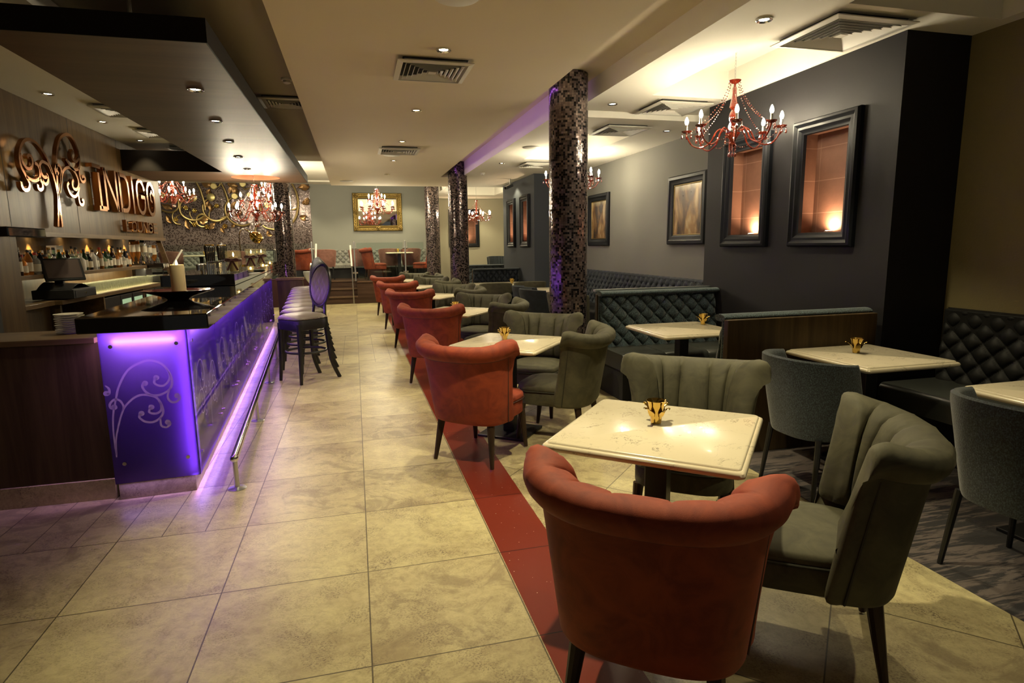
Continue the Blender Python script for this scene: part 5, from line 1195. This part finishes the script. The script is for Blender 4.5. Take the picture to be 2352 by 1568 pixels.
# ================================================================= VINE SCULPTURE on the mosaic wall
def vw(cx, cy):
    u, v = 360+cx/6.533, 400+cy/6.533; d = rr*((u-1176)/1367)+dd*((v-784)/1367)+fw; k = 18.9/d.y; return (d.x*k, 1.5+d.z*k)
vine = thing('vine_sculpture', 'brass vine wall sculpture with leaves and flower discs on the mosaic wall', 'wall sculpture', (-3.0, 18.95, 2.2))
def V(pts, r=.035):
    q = smoothpath([(vw(a, b)[0]+3.0, -.06, vw(a, b)[1]-2.2) for a, b in pts], 5); n = len(q)
    MB().tube(q, [r*.82*(.55+.45*sin(pi*(.12+.76*i/n))) for i in range(n)], 8).build('tendril', M['agedgold'], vine)
for pts, r in (([(585,60),(600,130),(650,230),(690,350),(720,460),(725,540)], .045), ([(720,440),(690,470),(700,560),(750,640),(840,695),(940,700),(1040,650),(1090,560),(1080,440),(1040,300),(1000,200),(955,110),(950,40)], .045),
   ([(960,110),(940,170),(890,200)], .025), ([(780,365),(720,410),(695,480)], .03), ([(880,485),(820,520),(785,590),(790,650)], .025), ([(1130,350),(1070,400),(1030,480),(1030,560),(1060,640),(1120,710),(1200,755),(1300,775),(1400,745)], .045),
   ([(500,345),(420,370),(360,440),(345,520),(370,600),(440,660),(530,690),(620,685),(700,640),(720,610),(660,605),(610,640),(595,700),(620,760),(680,790),(740,788)], .04), ([(280,320),(320,400),(330,480),(290,540),(230,570),(150,565),(80,540)], .04),
   ([(260,560),(235,620),(250,700),(300,745),(360,755)], .03), ([(500,560),(500,610),(540,680)], .022), ([(440,500),(380,490),(350,520)], .022), ([(290,660),(310,620),(370,610)], .02), ([(490,700),(530,740),(570,755)], .02),
   ([(1440,100),(1480,220),(1510,340),(1540,480),(1560,600)], .04), ([(1410,200),(1330,225),(1280,180)], .025), ([(1620,470),(1580,500),(1560,560)], .022), ([(1560,740),(1500,780),(1480,850),(1520,900)], .03), ([(1590,770),(1650,810),(1760,830),(1800,825)], .035),
   ([(2020,130),(2080,240),(2115,380),(2115,520),(2090,640),(2030,740)], .045), ([(2110,500),(2060,530),(2020,530)], .025), ([(955,740),(965,670),(1030,635)], .025), ([(130,60),(190,130)], .03)):
    V(pts, r)
def leaf(cx, cy, L_, ang, k=0, m=None):
    x0, z0 = vw(cx, cy); mb = MB(); ca, sa = cos(radians(ang)), sin(radians(ang)); nl, nw = 11, 5
    prof = [0, .45, .8, 1, 1.05, .98, .85, .68, .48, .26, 0]
    for side in (0, 1):
        mb.grid(lambda i, j: (lambda a, w, u: (x0+3.0+ca*a-sa*w*u, -.05-.03*sin(pi*a/L_ if L_ else 0)-.02*abs(u)+(.004 if side else 0), z0-2.2+sa*a+ca*w*u))(L_*j/(nl-1), L_*.26*prof[j], (i-2)/2), nw, nl, flip=bool(side))
    mb.build('leaf', m or M['bronze'], vine, smooth=60)
for a in ((170,360,.25,-20),(170,430,.22,30),(115,460,.26,-30),(210,520,.25,150),(150,640,.22,-60),(210,700,.2,120),(440,720,.22,-70),(480,780,.2,110),(660,120,.32,0),(680,150,.3,-10),(1050,120,.33,5),(1060,150,.3,-12),(1090,290,.26,60),(1180,180,.26,-100),(1220,230,.2,-130),
   (750,300,.2,50),(800,250,.16,-90),(750,500,.2,70),(790,430,.22,-80),(830,480,.18,-110),(670,690,.26,20),(780,680,.24,-160),(740,745,.2,150),(800,800,.22,40),(870,760,.2,-140),(960,800,.18,-60),(1010,830,.18,80),(1130,520,.26,60),(1190,430,.2,-80),(1580,350,.26,-15),(1710,380,.24,170),(1600,320,.2,20),
   (2130,200,.3,8),(2270,200,.28,180),(2180,230,.24,20),(2270,350,.24,-110),(2180,450,.24,30),(2290,440,.2,170),(2140,660,.22,20),(2240,690,.22,150),(1640,900,.2,-10),(1690,940,.2,100),(1530,180,.26,10),(1120,800,.16,40),(290,330,.2,-60),(330,380,.16,100),(1280,560,.24,-150)): leaf(*a)
for cx, cy, r in ((545,352,.11),(815,345,.11),(855,180,.09),(1170,330,.09),(1665,455,.10),(1290,148,.09),(80,310,.08),(1385,310,.07)):
    x0, z0 = vw(cx, cy); mb = MB().tube([(x0+3, -.06, z0-2.2), (x0+3, -.085, z0-2.2), (x0+3, -.10, z0-2.2)], [r, r, r*.8], 24); mb.build('flower_disc', mat('pale_brass', (.55, .47, .22), .35, .8), vine)
for cx, cy in ((570,548),(905,475),(290,680),(568,755),(758,788),(1028,780),(1532,900),(440,505)):
    x0, z0 = vw(cx, cy); mb = MB().ball((x0+3, -.07, z0-2.2), .03, 8, 6)
    for k in range(6): q = 2*pi*k/6; mb.ball((x0+3+.045*cos(q), -.08, z0-2.2+.045*sin(q)), .026, 8, 5)
    mb.build('seed_head', M['brass'], vine)

# ================================================================= CHANDELIERS
def chandelier(n=8, R=.36, tiers=1):
    t = thing('chandelier', '', 'chandelier')
    A = M['amber']
    MB().lathe([(.004, .44), (.02, .445), (.05, .462), (.056, .475), (.05, .47), (.02, .455), (.012, .44), (.014, .42), (.022, .40), (.020, .36), (.026, .31), (.036, .26), (.040, .235), (.026, .22), (.020, .21), (.034, .185), (.042, .155), (.038, .12), (.02, .09), (.016, .06), (.02, .04)], 18).build('crystal_stem', A, t)
    MB().lathe([(.045, .005), (.062, .008), (.066, .02), (.062, .034), (.045, .036)], 24).build('hub', M['chrome'], t)
    MB().lathe([(.002, -.13), (.012, -.125), (.03, -.10), (.035, -.09), (.018, -.075), (.045, -.03), (.066, -.005), (.068, .004), (.03, .004)], 20).build('lower_bowl', A, t)
    dr = MB()
    for k in range(n*tiers):
        up_ = k >= n; kk = k % n; nn = n if not up_ else n
        if up_ and kk % 2: continue
        a = 2*pi*kk/nn+(.2 if up_ else 0); ca, sa = cos(a), sin(a); Rr, dz = (R, 0) if not up_ else (R*.55, .17)
        P = [(.05, .02), (.10, .045), (.14, .0), (.17, -.07), (.24, -.115), (.31, -.09), (.35, -.02), (.36, .03)]
        pts = smoothpath([(x*Rr/.36*ca, x*Rr/.36*sa, z+dz) for x, z in P], 3)
        arm = MB().tube(pts, .0072, 8).build('arm', A, t)
        ex, ey, ez = Rr*ca, Rr*sa, .03+dz
        MB().lathe([(.008, -.006), (.03, -.004), (.046, .008), (.050, .016), (.044, .012), (.012, .004)], 14, (ex, ey, ez)).build('drip_pan', A, arm)
        MB().cyl((ex, ey, ez+.004), (ex, ey, ez+.075), .0115, .0115, 10).build('candle_sleeve', M['bull'], arm)
        MB().lathe([(.009, .075), (.0155, .092), (.017, .105), (.012, .125), (.003, .145)], 8, (ex, ey, ez)).build('bulb', M['bulb'], arm)
        # swags from the top cup to the pans
        if not up_ or tiers > 1:
            n_ = 22; sw = MB()
            for i in range(n_+1):
                u = i/n_; rr_ = .05+(Rr*.93-.05)*(u**1.35); z = .45-(.45-ez)*(u**.9)-.02*sin(pi*u); sw.ball((rr_*ca, rr_*sa, z), .0058, 5, 4)
            sw.build('bead_strand', A, t, smooth=80)
        a2 = 2*pi*(kk+1)/nn; 
        if not up_:
            sw = MB()
            for i in range(13):
                u = i/12; x1, y1 = Rr*cos(a), Rr*sin(a); x2, y2 = Rr*cos(a2), Rr*sin(a2)
                rs = (1-u)*1+u*1; k_ = 1-.25*sin(pi*u); sw.ball(((x1+(x2-x1)*u)*k_, (y1+(y2-y1)*u)*k_, ez-.02-.10*sin(pi*u)), .005, 5, 4)
            sw.build('bead_strand', A, t, smooth=80)
        for q in range(4):
            b_ = a+q*pi/2; px, py = ex+.042*cos(b_), ey+.042*sin(b_); MB().lathe([(.001, .012), (.006, .006), (.001, 0), (.004, -.01), (.010, -.028), (.008, -.038), (.001, -.044)], 7, (px, py, ez-.012)).build('crystal_drop', A, arm, smooth=80)
    for q in range(8):
        b_ = 2*pi*q/8; px, py = .03*cos(b_), .03*sin(b_)
        for i in range(6): dr.ball((px, py, -.10-.012*i), .005, 5, 4)
        dr.lathe([(.001, 0), (.004, -.01), (.010, -.028), (.008, -.038), (.001, -.044)], 7, (px, py, -.17))
    dr.build('lower_drops', A, t, smooth=80)
    return t
def chain(t, z0, z1):
    mb = MB(); z = z0; k = 0
    while z < z1:
        pts = [((.007*cos(a) if k % 2 else 0), (0 if k % 2 else .007*cos(a)), z+.016+.018*sin(a)) for a in [2*pi*i/10 for i in range(10)]]
        mb.tube(pts, .0018, 5, closed=True); z += .029; k += 1
    mb.build('chain', M['steel'], t); MB().lathe([(.05, z1), (.05, z1-.01), (.03, z1-.025), (.004, z1-.03)], 20).build('ceiling_rose', M['steel'], t)
c1 = chandelier(8, .42); C1 = snapshot(c1)
c2 = chandelier(8, .40, 2); C2 = snapshot(c2)
GR = 'red crystal chandeliers'
def put(sn, first, loc, rz, sc_, label, ztop):
    o = first or dup(sn, group=GR); o['label'] = label; o['group'] = GR; o.location = loc; o.rotation_euler = (0, 0, rz); o.scale = (sc_,)*3
    chain(o, .472, (ztop-loc[2])/sc_); return o
put(C1, c1, (3.23, 4.72, 2.43), .25, .92, 'nearest red crystal chandelier with eight lit bulbs, before the dark niche wall', 3.2)
put(C1, None, (3.25, 8.75, 2.44), .39, .95, 'red crystal chandelier mostly hidden behind the nearest column', 3.12)
put(C1, None, (3.22, 16.0, 2.26), .1, .92, 'red crystal chandelier in the far right room before the cream wall', 3.25)
put(C2, c2, (.60, 15.2, 2.42), .3, 1.0, 'two-tier red chandelier in front of the gilt mirror', 3.4)
put(C2, None, (-1.415, 9.95, 2.02), .2, .92, 'two-tier red chandelier hanging through the round hole over the bar', 2.80)
put(C2, None, (-3.62, 14.2, 2.60), .1, 1.0, 'red chandelier beside the sign wall, cut off by the canopy', 3.4)
put(C2, None, (-1.78, 15.0, 2.66), .5, 1.0, 'red chandelier glimpsed behind the bar-end column', 3.4)

# ================================================================= AMBIENT, VIEW
w = bpy.data.worlds.new('world'); S.world = w; w.use_nodes = True; bgn = w.node_tree.nodes['Background']; bgn.inputs[0].default_value = (.55, .55, .50, 1); bgn.inputs[1].default_value = .10
S.view_settings.view_transform = 'Standard'; S.view_settings.look = 'None'; S.view_settings.gamma = 1; S.view_settings.exposure = .18
S.view_settings.use_curve_mapping = False
S.cycles.use_denoising = True; S.cycles.max_bounces = 7; S.cycles.diffuse_bounces = 3; S.cycles.glossy_bounces = 3; S.cycles.use_adaptive_sampling = True; S.cycles.adaptive_threshold = .03; S.cycles.transparent_max_bounces = 12; S.cycles.transmission_bounces = 4
S.cycles.sample_clamp_indirect = 6; S.cycles.caustics_reflective = False; S.cycles.caustics_refractive = False
